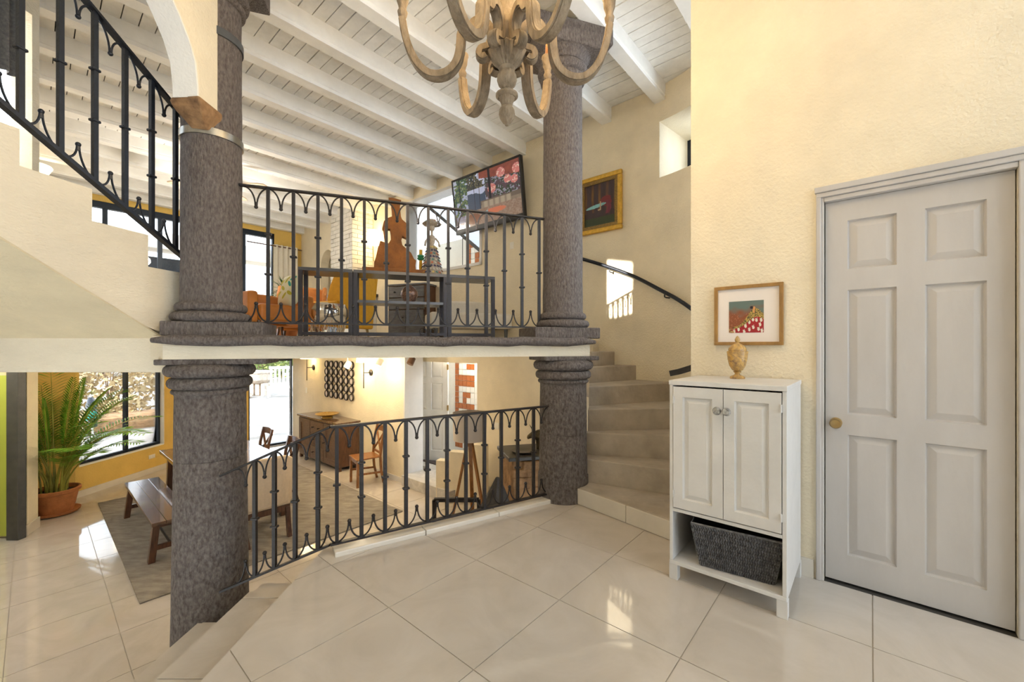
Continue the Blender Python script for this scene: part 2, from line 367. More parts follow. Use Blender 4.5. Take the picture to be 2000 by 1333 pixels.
# ---- walls
struct('ceiling_rear', MB().box(-3.6, 7.5, -7, -1.0, CZ+.05, CZ+.2).box(-3.6, -2.0, -1.0, 2.9, CZ+.05, CZ+.2), 'ceiling_white')
struct('floor_rear', MB().box(-3.6, 7.5, -7, -1.6, -.15, -.004), 'tile')
struct('wall_rear', MB().box(-3.55, 2.4, -7.15, -7, L, CZ).box(2.4, 7.6, -7.15, -7, 0, .9).box(2.4, 7.6, -7.15, -7, 3.3, CZ), 'cream')
struct('wall_left', MB().box(-3.55, -3.4, -7, -1.6, L, CZ).box(-3.55, -3.4, -1.6, 2.62, L, 1.2).box(-3.55, -3.4, -1.6, .08, 1.2, CZ).box(-3.55, -3.4, .08, .66, 1.2, 2.98).box(-3.55, -3.4, .08, .66, 3.70, CZ).box(-3.55, -3.4, .66, 2.30, 1.2, CZ).box(-3.55, -3.4, 2.30, 2.935, 1.2, 2.45).box(-3.55, -3.4, 2.30, 2.935, 3.62, CZ).box(-3.55, -3.4, 2.935, 2.98, 1.2, CZ), 'cream_soft')
struct('wall_exterior', MB().box(-4.65, -4.5, 1.0, 2.05, 1.2, CZ), 'cream_soft')  # unseen box added outside the left window to keep direct sun out
struct('wall_mezzanine_left', MB().prism([(-3.42, 2.98), (-8.32, 7.22), (-8.42, 7.12), (-3.55, 2.97)], MZ-.15, CZ), 'cream_soft')
struct('wall_lower_left', MB().uvbox(4.1, 11.2, -.85, -.7, L, 1.5).uvbox(4.1, 4.3, -.85, -.28, L, 1.19), 'cream_soft')  # far end runs on outside, unseen, added to keep sun off the dining window
DU0, DU1, DH = -.487, .19, 2.055
struct('wall_behind_door', MB().uvbox(DU0-.1, DU1+.1, VD+.151, VD+.2, -.4, 2.2).uvbox(DU0-.1, DU1+.1, VD, VD+.151, -.4, -.002), 'gap')  # dark box added behind the leaf so no sky shows under the door
struct('wall_right', MB().uvbox(DU1, .884, VD, VD+.15, 0, CZ).uvbox(-7, DU0, VD, VD+.15, 0, CZ).uvbox(DU0, DU1, VD, VD+.15, DH, CZ), 'cream')
# stair wall: part of a cylinder, thick, with a deep window
def ray_cyl(px, R):
    r = (px-CX)/F; d = Vector((r, 1, 0)); a = d.dot(d); bq = -2*d.dot(PC); c = PC.dot(PC)-R*R
    t = (-bq+math.sqrt(bq*bq-4*a*c))/(2*a); p = d*t; q = p-PC
    return math.atan2(-(q.x*UX+q.y*UY), q.x*VX+q.y*VY), p
ph1, pw = ray_cyl(1288, RC); ph2 = ph1+math.radians(44); PHE = math.radians(89)
zb, zt = CH+(HZ-347)/F*pw.y, CH+(HZ-238)/F*pw.y
def arc(mb, R0, R1, a0, a1, z0, z1, n):
    rs = []
    for i in range(n+1):
        a = a0+(a1-a0)*i/n; d = W(0, 1)*math.cos(a)-W(1, 0)*math.sin(a); p, q = PC+d*R0, PC+d*R1
        rs.append([(p.x, p.y, z0), (q.x, q.y, z0), (q.x, q.y, z1), (p.x, p.y, z1)])
    return mb.rings(rs)
m = MB(); R1 = RC+.72; R2 = RC+.25
ph3 = ray_cyl(1352, R1)[0]+.02; ph3 = max(ph3, ray_cyl(1352, RC)[0]+.02); PW = math.radians(87)    # beyond ph3 the door wall hides the stair wall
arc(m, RC, R1, 0, ph3, zb-.25, zb, 30); arc(m, RC, R2, 0, ph3, L, zb-.25, 30); arc(m, RC, R1, 0, ph3, zt, CZ, 30); arc(m, RC, R1, 0, ph1, zb, zt, 20)
arc(m, RC, R2, ph3, PHE, L, 1.75, 14); arc(m, RC, R2, ph3, PHE, 3.98, CZ, 14); arc(m, RC, R2, PW, PHE, 1.75, 3.98, 2)
struct('wall_stair', m, 'cream', smooth=True)
wn = setting('window_1'); m = MB()
for a0, a1, z0, z1 in ((ph1, ph1+.025, zb, zt), (ph1+.2, ph1+.222, zb, zt), (ph1, ph3, zb, zb+.035), (ph1, ph3, zt-.035, zt)): arc(m, R1-.07, R1-.03, a0, a1, z0, z1, 6)
m.build('window_frame', 'frame_blue', wn); m = MB(); arc(m, R1-.053, R1-.048, ph1, ph3, zb, zt, 12); m.build('pane', 'glass', wn)
wn = setting('window_4'); m = MB()  # unseen window added behind the door wall to let more sky onto the stair
for a0, a1, z0, z1 in ((ph3, ph3+.025, 1.75, 3.98), (PW-.025, PW, 1.75, 3.98), ((ph3+PW)/2, (ph3+PW)/2+.02, 1.75, 3.98), (ph3, PW, 1.75, 1.79), (ph3, PW, 3.94, 3.98)): arc(m, R2-.07, R2-.03, a0, a1, z0, z1, 6)
m.build('window_frame', 'frame_blue', wn); m = MB(); arc(m, R2-.053, R2-.048, ph3, PW, 1.75, 3.98, 12); m.build('pane', 'glass', wn)
# mezzanine / dining wall that carries the television, with a tall opening to the glazed patio
UO0, UO1 = 4.66, 5.88
m = MB().uvbox(UC, 4.59, VW, VW+.2, L, CZ).uvbox(4.59, 6.5, VW, VW+.2, 1.0, 2.58).uvbox(4.59, 6.5, VW, VW+.2, 3.93, CZ).uvbox(6.5, 8.7, VW, VW+.2, 1.0, CZ).uvbox(4.59, UO0, VW, VW+.2, L, 1.0)
struct('wall_back', m, 'cream')
# wall with an arched niche beyond the chimney
VA = 4.26
m = MB(); pts = [W(8.55, VA, MZ), W(UF, VA, MZ), W(UF, VA, CZ), W(8.55, VA, CZ)]
ua0, ua1 = 8.78, 9.42; zc = 3.05; arch = [(ua0, MZ), (ua0, zc)]+[((ua0+ua1)/2-(ua1-ua0)/2*math.cos(math.radians(x)), zc+.36*math.sin(math.radians(x))) for x in range(10, 171, 10)]+[(ua1, zc), (ua1, MZ)]
outline = [(8.55, MZ)]+arch+[(UF, MZ), (UF, CZ), (8.55, CZ)]
m.extrude([W(a, VA, z) for a, z in outline], W(0, .18)); struct('wall_niche', m, 'cream')
struct('wall_niche_back', MB().uvbox(8.5, 9.7, VA+.55, VA+.65, MZ, CZ).uvbox(9.5, 9.6, VA+.1, VA+.6, MZ, CZ), 'cream_soft')
# far wall: glazed doors upstairs and down
m = MB().uvbox(UF, UF+.2, -.08, VA+.3, 3.88, CZ).uvbox(UF, UF+.2, 3.66, VA+.3, MZ, 3.88).uvbox(UF, UF+.2, 1.9, 3.13, L, 1.19).uvbox(UF, UF+.2, 3.13, 4.25, .98, 1.19)
struct('wall_far', m, 'mustard')
def glazed(name, v0, v1, z0, z1, mull, fw=.06, u=UF):
    g = setting(name); fm = MB().uvbox(u+.02, u+.12, v0, v1, z1-fw*1.6, z1).uvbox(u+.02, u+.12, v0, v1, z0, z0+fw).uvbox(u+.02, u+.12, v0, v0+fw*.6, z0, z1).uvbox(u+.02, u+.12, v1-fw*.6, v1, z0, z1)
    fm.build('door_frame', 'frame_blue', g)
    for x in mull: MB().uvbox(u+.03, u+.10, x-fw/2, x+fw/2, z0, z1).build('mullion', 'frame_blue', g)
    e = [v0]+list(mull)+[v1]
    for i in range(len(e)-1): MB().uvbox(u+.063, u+.069, e[i]+.03, e[i+1]-.03, z0+.03, z1-.03).build('pane', 'glass', g)
    return g
glazed('door_1', -.08, 3.66, MZ, 3.88, (.1, .85, 1.62, 2.38, 2.62, 3.05), .07)
glazed('door_2', 3.13, 4.06, L, 1.0, (), .045)
# sconce wall with its white end
struct('wall_sconce', MB().uvbox(5.90, UF, VS, VS+.34, L, 1.19), 'cream')
struct('trim_3', MB().uvbox(5.865, 5.90, VS-.012, VS+.36, L, 1.19), 'white_paint')
# window wall of the dining room
def wallseg(m, p, q, th, z0, z1):
    d = (q-p).normalized(); n = Vector((-d.y, d.x, 0))*th
    return m.prism([p[:2], q[:2], (q+n)[:2], (p+n)[:2]], z0, z1)
dw = (PB-PA).normalized(); w0 = PA+dw*.055; w1 = PA+dw*1.53
m = MB(); wallseg(m, PA, PB, .17, L, -.57); wallseg(m, PA, w0, .17, -.57, 1.19); wallseg(m, w1, PB, .17, -.57, 1.19); wallseg(m, w0, w1, .17, 1.1, 1.19)
wallseg(m, PA2, PA, .17, L, 1.19); wallseg(m, PB, W(UF, 2.15), .17, L, 1.19)
struct('wall_window', m, 'mustard')
nw = Vector((-dw.y, dw.x, 0))
struct('trim_4', MB().bar(w0+nw*.085+Vector((0, 0, -.562)), w1+nw*.085+Vector((0, 0, -.562)), .17, .018).bar(w1+nw*.085+Vector((0, 0, -.56)), w1+nw*.085+Vector((0, 0, 1.1)), .015, .17, dw), 'white_plaster')
wn = setting('window_2'); o_ = nw*.10; wm_ = w0.lerp(w1, .56)
for p, q, t in ((w0, w1, -.53), (w0, w1, 1.08)): MB().bar(p+o_+Vector((0, 0, t)), q+o_+Vector((0, 0, t)), .06, .05).build('window_frame', 'frame_blue', wn)
for p in (w0+dw*.02, wm_, w1-dw*.02): MB().bar(p+o_+Vector((0, 0, -.55)), p+o_+Vector((0, 0, 1.1)), .045, .06, dw).build('mullion', 'frame_blue', wn)
for p, q in ((w0, wm_), (wm_, w1)): wallseg(MB(), p+o_, q+o_, .005, -.53, 1.08).build('pane', 'glass', wn)
# pilaster, steel post and green panel at the far left of the dining room
struct('wall_pilaster', MB().prism([(-6.8, 5.93), (-6.03, 5.27), (-5.89, 5.03), (-6.4, 4.95), (-7.1, 5.7)][::-1], L, 1.19), 'cream')
tag(MB().box(-5.985, -5.845, 4.90, 4.985, L, 1.15).build('steel_post', 'steel_grey', bev=.004), 'dark grey steel post between green panel and potted palm', 'post')
struct('door_3', MB().box(-6.9, -6.0, 4.95, 5.0, L+.03, .92), 'lime')
struct('trim_5', MB().extrude([(-6.9, 4.93, .90), (-5.9, 4.93, 1.10), (-5.9, 4.93, 1.19), (-6.9, 4.93, 1.19)], (0, .12, 0)), 'frame_blue')
# tile baseboards
m = MB(); wallseg(m, PA+dw*0-nw*.0, PB, -.012, L, L+.10); wallseg(m, PA2, PA, -.012, L, L+.10); struct('baseboard_window', m, 'tile_edge')
struct('baseboard_sconce', MB().uvbox(5.9, UF, VS-.012, VS, L, L+.09), 'tile_edge')
struct('baseboard_pilaster', MB().prism([(-6.05, 5.262), (-5.9, 5.0), (-5.875, 5.02), (-6.02, 5.285)], L, L+.13), 'tile_edge')
struct('baseboard_right', MB().uvbox(.235, .30, VD-.012, VD, 0, .10), 'tile_edge')
# beam under the foot of the left stair
struct('wall_stair_foot', MB().box(-3.9, -2.02, 2.62, 2.80, 1.105, 1.40), 'cream_soft', bev=.012)
# glazed patio behind the opening
struct('wall_patio', MB().uvbox(4.3, 7.4, 5.6, 5.75, L, 3.42).uvbox(7.2, 7.35, VW+.2, 5.7, L, 4.3), 'white_plaster')
struct('floor_patio', MB().uvbox(4.35, 7.2, VW, 5.6, L, L+.17).uvbox(UO0, 5.86, 3.98, VW, L, L+.17), 'marble_step', bev=.006)
pr = setting('window_3')
zr = lambda u: 3.34+.75*(u-5.5)
for vv in (4.80, 5.05, 5.3, 5.55): MB().bar(W(4.6, vv, zr(4.6)), W(7.0, vv, zr(7.0)), .035, .06).build('glazing_bar', 'black' if vv == 5.3 else 'steel_grey', pr)
MB().bar(W(5.2, 4.76, zr(5.2)), W(5.2, 5.6, zr(5.2)), .05, .05).build('glazing_bar', 'steel_grey', pr)
MB().extrude([W(4.5, 4.76, zr(4.5)+.04), W(4.5, 5.6, zr(4.5)+.04), W(7.1, 5.6, zr(7.1)+.04), W(7.1, 4.76, zr(7.1)+.04)], (0, 0, .006)).build('pane', 'glass', pr)
fw_ = MB().uvbox(4.55, 6.54, VW-.015, VW+.22, 2.54, 2.585).uvbox(4.55, 6.54, VW-.015, VW+.22, 3.90, 3.945).uvbox(4.55, 4.595, VW-.015, VW+.22, 2.54, 3.94).uvbox(6.5, 6.545, VW-.015, VW+.22, 2.54, 3.94)
fw_.build('window_frame', 'white_paint', pr)
tl = setting('wall_patio_tiles')
pat = ['R.....', 'R..RR.', 'R.....', 'RRRRR.', 'RRRRR.', 'R.....', 'R.RR..', 'R.R...', 'RRRRR.', 'R.....', 'R..RR.', 'R..RR.', 'RRRRR.', 'R.....', 'R..RR.', 'RR.RR.']
tw_ = .112
tmesh = {}
for key, mm in (('R', 'tile_red'), ('.', 'tile_white')):
    b = MB().box(-.0, .012, -tw_/2+.004, tw_/2-.004, -tw_/2+.004, tw_/2-.004); me = bpy.data.meshes.new('tile'); me.from_pydata(b.v, [], b.f); me.materials.append(MATS[mm]); tmesh[key] = me
for z0, rows in ((.98, 16), (3.36, 6)):
    for r in range(rows):
        for c in range(6):
            key = pat[(r+(3 if z0 > 2 else 0)) % 16][c]
            p = W(6.30-c*tw_-(.35 if z0 > 2 else 0), 5.585, z0-r*tw_); obj('tile', tmesh[key], tl, loc=p, rot=(0, 0, RUV))
# ================================================================ COLUMNS AND STAIRS
def ring(z0, z1, r0, bulge, n=7):
    h = (z1-z0)/2; return [(r0+bulge*math.cos(math.pi*(i/(n-1)-.5)), z0+h+h*math.sin(math.pi*(i/(n-1)-.5))) for i in range(n)]
RZD = math.atan2(DV.y, DV.x)
def upper_column(cx, cy, label, x0, x1):
    c = thing('stone_column', label, 'column', (cx, cy, MZ), RZD)
    MB().box(x0, x1, -.20, .20, 0, .09).build('plinth', 'stone', c, bev=.008)
    MB().lathe([(.17, .09)]+ring(.09, .155, .19, .035)+ring(.16, .215, .178, .022)+[(.172, .22), (.17, .24)], 40).build('base_ring', 'stone', c, smooth=True)
    n = 14; MB().lathe([(.170-.006*i/n+.0015*math.sin(i*2.3), .235+(2.18-.235)*i/n) for i in range(n+1)], 40).build('shaft', 'stone', c, smooth=True)
    MB().lathe([(.164, 2.17)]+ring(2.17, 2.22, .172, .018)+ring(2.225, 2.30, .178, .035)+[(.19, 2.305), (.22, 2.37), (.235, 2.38)], 40).build('capital_ring', 'stone', c, smooth=True)
    MB().box(-.29, .29, -.24, .24, 2.38, 2.50).box(-.40, .40, -.16, .16, 2.50, 2.64).build('capital_block', 'stone', c, bev=.01)
    return c
cu1 = upper_column(CLX, CLY, 'rough grey stone upper column strapped with steel bands beside the curved stair rail', -.21, .34)
cu2 = upper_column(CRX, CRY, 'rough grey stone upper column at the right end of the mezzanine railing', -.33, .25)
def band_on(parent, z, m, h=.045):
    MB().lathe([(.166, z), (.176, z), (.176, z+h), (.166, z+h)], 40).build('steel_band', m, parent, smooth=True)
band_on(cu1, 1.27, 'steel'); band_on(cu1, 1.92, 'steel_grey', .05)
# stone corbel under the springing of the arch
cb = MB(); rs = []
for z, d0, d1, x0, x1 in ((2.625, 2.56, 2.66, -1.90, -1.99), (2.66, 2.53, 2.66, -1.885, -2.01), (2.69, 2.50, 2.66, -1.87, -2.025), (2.71, 2.475, 2.66, -1.86, -2.03), (2.735, 2.462, 2.66, -1.855, -2.04), (2.76, 2.462, 2.66, -1.855, -2.04)):
    rs.append([(x0, d0+.01*math.sin(z*70), z), (x1, d0+.012*math.cos(z*50), z), (x1, d1, z), (x0, d1, z)])
cb.rings(rs); cb.build('corbel', 'rubble', cu1, world=True, bev=.01)
def lower_column(cx, cy, label, zbot):
    c = thing('stone_column', label, 'column', (cx, cy, zbot), RZD); t = lambda z: z-zbot
    MB().box(-.24, .36 if cx < 0 else .24, -.19, .19, t(1.155), t(1.19)).build('capital_block', 'stone_low', c, bev=.008)
    MB().lathe([(.2, t(1.157))]+ring(t(1.075), t(1.155), .215, .038)[::-1]+ring(t(1.0), t(1.07), .205, .03)[::-1]+ring(t(.965), t(.995), .20, .014)[::-1]+[(.195, t(.955))], 44).build('capital_ring', 'stone_low', c, smooth=True)
    MB().lathe([(.196, t(.545)), (.199, t(.553)), (.198, t(.76)), (.195, t(.965))], 44).build('drum', 'stone_low', c, smooth=True)
    MB().lathe([(.215, t(zbot)), (.211, t(zbot+.2)), (.204, t(.2)), (.199, t(.535)), (.195, t(.543))], 44).build('drum', 'stone_low', c, smooth=True)
lower_column(CLX-.005, CLY, 'pitted grey stone lower column standing on the steps in the left foreground', -.62)
lower_column(CRX+.0, CRY-.03, 'dark weathered stone lower column at the foot of the concrete stair', .0)
# ---- plastered stair going up at the far left
sx = lambda d: -2.195-.17*(2.69-d)
ps = thing('plaster_staircase', 'cream plastered staircase rising at the left with stepped open edge', 'stairs', (-2.2, 2.7, 1.2))
tr = [(2.76, 2.53, 1.757)]+[(2.53-.289*i, 2.53-.289*(i+1), 1.95+.172*i) for i in range(6)]
zb_ = lambda d: 1.345+.60*(2.60-d)
for d0, d1, z in tr:
    prof = [(sx(d0), d0, zb_(min(d0, 2.66))), (sx(d1), d1, zb_(d1)), (sx(d1), d1, z), (sx(d0), d0, z)]
    b = MB(); n = 4; A = [Vector(p) for p in prof]; B = [Vector((-3.4, p[1], p[2])) for p in prof]
    b.hexa([A[0], A[1], A[2], A[3], B[0], B[1], B[2], B[3]]); b.build('step', 'cream_soft', ps, world=True)
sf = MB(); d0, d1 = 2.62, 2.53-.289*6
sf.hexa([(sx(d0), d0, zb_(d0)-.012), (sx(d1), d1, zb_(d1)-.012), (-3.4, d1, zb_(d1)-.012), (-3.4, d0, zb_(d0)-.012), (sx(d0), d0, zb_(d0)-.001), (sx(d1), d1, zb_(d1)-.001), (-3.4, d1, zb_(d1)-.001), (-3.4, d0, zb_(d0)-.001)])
sf.build('soffit', 'soffit_paint', ps, world=True)  # thin sheet that carries the painted shade under the steps
# arch springing from the left column towards the viewer
ar = MB(); pf = [(2.64, 2.755), (2.47, 2.755), (2.468, 2.82), (2.45, 2.95), (2.40, 3.05), (2.33, 3.14), (2.20, 3.27), (2.0, 3.41), (1.75, 3.52), (1.4, 3.60), (1.0, 3.60), (1.0, CZ), (2.64, CZ)]
ar.extrude([(-1.87, d, z) for d, z in pf], (-.15, 0, 0)); struct('wall_stair_arch', ar, 'cream', bev=.012)
struct('trim_6', MB().ribbon([(-1.945, d, z) for d, z in pf[1:11]], (1, 0, 0), .146, .012), 'white_plaster', smooth=True)
# ---- concrete winder stair on the right
cs = thing('concrete_staircase', 'grey polished concrete stair winding up to the right behind the white cabinet', 'stairs', (1.0, 3.6, 0))
lines = [((.459, 3.436), (1.13, 2.61)), ((.546, 3.53), (1.219, 3.18)), ((.639, 3.642), (1.341, 3.478)), ((.677, 3.70), (1.464, 3.795)), ((.731, 3.94), (1.678, 4.35)), ((.803, 4.33), (1.574, 4.88)), ((.86, 4.49), (1.2, 4.90)), ((.82, 4.60), (.98, 5.02))]
zs = [.13, .322, .514, .704, .886, 1.052, 1.21, 1.335]
def outer(l, R):
    p, q = Vector((*l[0], 0)), Vector((*l[1], 0)); d = (q-p).normalized(); o = p-PC; bq = o.dot(d); c = o.dot(o)-R*R
    return p+d*(-bq+math.sqrt(bq*bq-c))
inn = [Vector((*l[0], 0)) for l in lines]; out = [outer(l, RC+.01) for l in lines]; out[0] = Vector((1.13, 2.61, 0))
for i in range(7):
    poly = [inn[i], out[i]]
    if i == 0: poly.append(W(.86, 2.97))
    a0 = None
    poly += [out[i+1], inn[i+1]]
    if i < 3: poly += [Vector((.55, 3.72, 0))] if i < 2 else [Vector((.56, 3.75, 0))]
    if area([p[:2] for p in poly]) < 0: poly = poly[::-1]
    z0 = 0 if i < 3 else zs[i]-.50
    MB().prism([p[:2] for p in poly], z0, zs[i]).build('step', 'concrete', cs, world=True, bev=.008)
# white tile riser of its first step, in three tiles
rt = setting('trim_7'); a, b = inn[0], out[0]; d = (b-a).normalized(); n = Vector((d.y, -d.x, 0))
n = n if n.y < 0 else -n
for t0, t1 in ((0, .09), (.09, .55), (.55, 1.03)):
    p, q = a.lerp(b, t0)+n*.008, a.lerp(b, t1)+n*.008-d*.004
    MB().bar(p+Vector((0, 0, .064)), q+Vector((0, 0, .064)), .014, .124).build('tile', 'tile_edge', rt, bev=.004)
# handrail on the curved wall
hr = thing('handrail', 'dark blue steel handrail following the curved stair wall', 'handrail', W(UC+.4, VW-.09, 2.3))
path = []
for px, py in ((1085, 494), (1112, 499), (1140, 507), (1180, 519), (1220, 533), (1252, 547), (1290, 567), (1320, 583), (1347, 601), (1366, 617)):
    d_, u_ = on_v(px, VW-.09)
    q = W(u_, VW-.09) if u_ > UC else ray_cyl(px, RC-.09)[1]
    path.append(Vector((q.x, q.y, CH+(HZ-py)/F*q.y)))
path = [Vector(p) for p in smooth_path([tuple(p) for p in path], 4)]
MB().tube(path, .021, 10).build('rail', 'iron_blue', hr, world=True, smooth=True)
for i in (13, 25, 33):
    p = path[i]; c = (p-PC); c.z = 0; nn = c.normalized() if i > 14 else W(0, 1); MB().tube([p, p+Vector((0, 0, -.05)), p+Vector((0, 0, -.055))+nn*.02, p+Vector((0, 0, -.055))+nn*.09], .008, 8).build('bracket', 'iron_blue', hr, world=True, smooth=True)
h2 = thing('handrail', 'short dark end of a second handrail showing above the white cabinet', 'handrail', W(1.0, VD+.24, 1.05))
MB().ribbon([W(1.09, VD+.20, 1.075), W(1.03, VD+.21, 1.09), W(.96, VD+.22, 1.115), W(.80, VD+.23, 1.18)], W(0, 1), .03, .04).build('rail', 'iron', h2, world=True)
# ================================================================ WROUGHT IRON RAILINGS
def rail_run(root, bases, H, m, drop=.125, ends=(None, None), start=0, first=0, last=0, collars=True, rr=.0052, bw=.021, fan=1.):
    """bases: points on the bottom rail at each upright; ornaments fill each bay"""
    up = Vector((0, 0, H))
    for i, p in enumerate(bases):
        d = (bases[min(i+1, len(bases)-1)]-bases[max(i-1, 0)]); d.z = 0
        o = MB().bar(p, p+up, bw, bw, d).build('baluster', m, root, world=True)
        hs = (.36, .66) if (i+start) % 2 == 0 else (.5,)
        for h in hs:
            q = p+up*h; d1 = d.normalized()
            MB().bar(q-d1*.022, q+d1*.022, .03, .014).build('collar', m, o, world=True, bev=.003, seg=1)
    allp = ([ends[0]] if ends[0] is not None else [])+bases+([ends[1]] if ends[1] is not None else [])
    for a, b in zip(allp[:-1], allp[1:]):
        for sgn, off in ((-1, up), (1, Vector((0, 0, 0)))):
            mid = (a+b)/2; t = MB(); ht = drop*(1 if sgn < 0 else .95)
            for e in (a, b):
                pts = []
                for k in range(9):
                    s_ = k/8*math.pi/2; pts.append(e.lerp(mid, math.sin(s_)*.94)+off+Vector((0, 0, sgn*(ht*(1-math.cos(s_)))))+Vector((0, 0, sgn*.006)))
                t.tube(pts, rr, 6)
            tip = mid+off+Vector((0, 0, sgn*(ht+.012)))
            t.tube([mid+off+Vector((0, 0, sgn*(ht-.02))), tip], rr*1.5, 6); t.ball(tip, .0125, 10)
            t.build('ornament', m, root, world=True, smooth=True)
# upper railing
bs = [Vector((-1.663+.1455*i, 2.825+.0519*i, 1.43)) for i in range(14)]; e0, e1 = Vector((-1.825, 2.768, 1.43)), Vector((.285, 3.52, 1.43))
ur = thing('iron_railing', 'black wrought iron railing along the mezzanine edge between the two columns', 'railing', e0.lerp(e1, .5))
MB().bar(e0+Vector((0, 0, .92)), e1+Vector((0, 0, .92)), .036, .014).build('top_rail', 'iron', ur, world=True, bev=.003, seg=1)
MB().bar(e0, e1, .028, .011).build('bottom_rail', 'iron', ur, world=True)
rail_run(ur, bs, .92, 'iron', .125, (bs[0]-Vector((.135, .048, 0)), None))
p = bs[7]; ft = MB().bar(Vector((p.x, p.y, MZ)), p, .02, .02); dd = Vector((.9417, .3357, 0))
for sg in (-1, 1):
    ft.tube([p+dd*sg*(.012+.03+.024*math.cos(t)*(1-.1*t/3))+Vector((0, 0, -.045+.026*math.sin(t)*(1-.1*t/3))) for t in [math.pi-x*.42 for x in range(18)]], .004, 6)
ft.build('foot', 'iron', ur, world=True, smooth=True)
# lower railing: level run on the curb, then sloping down the steps to the left column
def on_run(px, a, b):
    r = (px-CX)/F; t = (r*a.y-a.x)/((b.x-a.x)-r*(b.y-a.y)); return a.lerp(b, t)
Q2, Q4, Q0 = Vector((-1.104, 2.515, .065)), Vector((.315, 3.405, .065)), Vector((-1.80, 2.56, -.245))
lr = thing('iron_railing', 'black wrought iron railing around the dining well, bending down beside the steps', 'railing', Q2)
right = [on_run(x, Q2, Q4) for x in (658, 706, 752, 793, 834.5, 873, 910, 946, 979, 1011, 1042)]
left = [on_run(x, Q0, Q2) for x in (498, 536, 576.5, 621)]
HL = .715
for a, b, n_ in ((Q0, Q2, 0), (Q2, Q4, 1)):
    MB().bar(a+Vector((0, 0, HL)), b+Vector((0, 0, HL)), .034, .014).build('top_rail', 'iron', lr, world=True, bev=.003, seg=1)
    MB().bar(a, b, .028, .012).build('bottom_rail', 'iron', lr, world=True)
rail_run(lr, left+right, HL, 'iron', .115, (on_run(484-22, Q0, Q2), on_run(1072, Q2, Q4)), 1)
# stair railing at the left
sb = [Vector((sx(d), d, 1.90+.60*(2.69-d))) for d in [2.70-.149*i for i in range(8)]]
e0 = Vector((sx(2.78), 2.78, 1.90-.60*.09)); e1 = Vector((sx(1.5), 1.5, 1.90+.60*1.19))
sr_ = thing('iron_railing', 'dark blue iron stair railing sloping up to the top left corner', 'railing', sb[0])
MB().bar(e0+Vector((0, 0, .93)), e1+Vector((0, 0, .93)), .042, .014).build('top_rail', 'iron_blue', sr_, world=True)
MB().bar(e0, e1, .04, .02).build('bottom_rail', 'iron_blue', sr_, world=True)
rail_run(sr_, sb, .93, 'iron_blue', .12, (None, None), 1, rr=.0055, bw=.022)
# ================================================================ ON THE LANDING
def raised(y0, y1, z0, z1, xf, slope=.03, deep=.014, lip=.004):
    """raised-and-fielded panel facing -x"""
    q = lambda i, x: [(x, y0+i, z0+i), (x, y1-i, z0+i), (x, y1-i, z1-i), (x, y0+i, z1-i)]
    return MB().rings([q(0, xf+.02), q(0, xf+deep*.35), q(.006, xf+deep), q(.010, xf+deep), q(.010+slope, xf+lip), q(.014+slope, xf+lip)])
def stiles(m, ys, zs_, x0, x1, panels):
    """frame made of the full rectangle minus the panels: ys/zs_ are cell edges, panels the set of (i, j) left open"""
    for i in range(len(ys)-1):
        for j in range(len(zs_)-1):
            if (i, j) not in panels: m.box(x0, x1, ys[i], ys[i+1], zs_[j], zs_[j+1])
    return m
# --- six-panel door
dr = setting('door_4', W((DU0+DU1)/2, VD)); dr.rotation_euler = (0, 0, RUV); dc = (DU0+DU1)/2
ys = [DU0-dc+.004, -.40-dc, -.2008-dc, -.10-dc, .092-dc, DU1-dc-.004]; zz = [.012, .16, .80, .91, 1.57, 1.68, 1.94, DH-.006]
pn = {(i, j) for i in (1, 3) for j in (1, 3, 5)}
stiles(MB(), ys, zz, .03, .07, pn).build('leaf', 'door_white', dr)
for i in (1, 3):
    for j in (1, 3, 5): raised(ys[i], ys[i+1], zz[j], zz[j+1], .032).build('panel', 'door_white', dr)
kb = MB(Matrix.Translation((.03, DU1-dc-.05, .86)) @ Matrix.Rotation(-math.pi/2, 4, 'Y')).lathe([(0, 0), (.027, 0), (.027, .006), (.012, .012), (.012, .03), (.023, .038), (.027, .05), (.021, .062), (0, .066)], 20)
kb.build('door_handle', 'brass', dr, smooth=True)
cs_ = MB()
for y0, y1, x0 in ((DU1-dc, DU1-dc+.018, -.006), (DU1-dc+.012, DU1-dc+.034, -.018), (DU0-dc-.034, DU0-dc, -.012)): cs_.box(x0, .1, y0, y1, 0, DH+.03)
cs_.box(-.008, .1, DU0-dc, DU1-dc, DH-.004, DH+.02).box(-.02, .1, DU0-dc-.03, DU1-dc+.034, DH+.02, DH+.045).box(-.03, .1, DU0-dc-.03, DU1-dc+.04, DH+.045, DH+.075)
cs_.build('door_frame', 'door_white', dr, bev=.004)
# --- white cabinet
cw, cd, chh = .5225, .505, 1.085
cab = thing('storage_cabinet', 'white painted two-door cabinet with open bottom shelf beside the white door', 'cabinet', W(.5625, 2.283), RUV)
hw = cw/2
for s_ in (-1, 1): MB().box(.0, cd, s_*hw-.009, s_*hw+.009, .105, 1.06).build('side_panel', 'white_paint', cab, bev=.002)
MB().box(-.005, cd, -hw-.012, hw+.012, 1.06, chh).build('top_board', 'white_paint', cab, bev=.003)
MB().box(.485, cd, -hw+.009, hw-.009, .1, 1.06).build('back_panel', 'white_paint', cab)
MB().box(-.004, cd, -hw-.009, hw+.009, .085, .105).build('bottom_shelf', 'white_paint', cab, bev=.002)
MB().box(.0, cd-.02, -hw+.009, hw-.009, .372, .39).build('middle_shelf', 'white_paint', cab, bev=.002)
for a in (-1, 1):
    for x in (0.0, cd-.045):
        y0 = -hw-.012 if a < 0 else hw+.012-.045
        MB().box(x, x+.045, y0, y0+.045, 0, .086).build('leg', 'white_paint', cab, bev=.002)
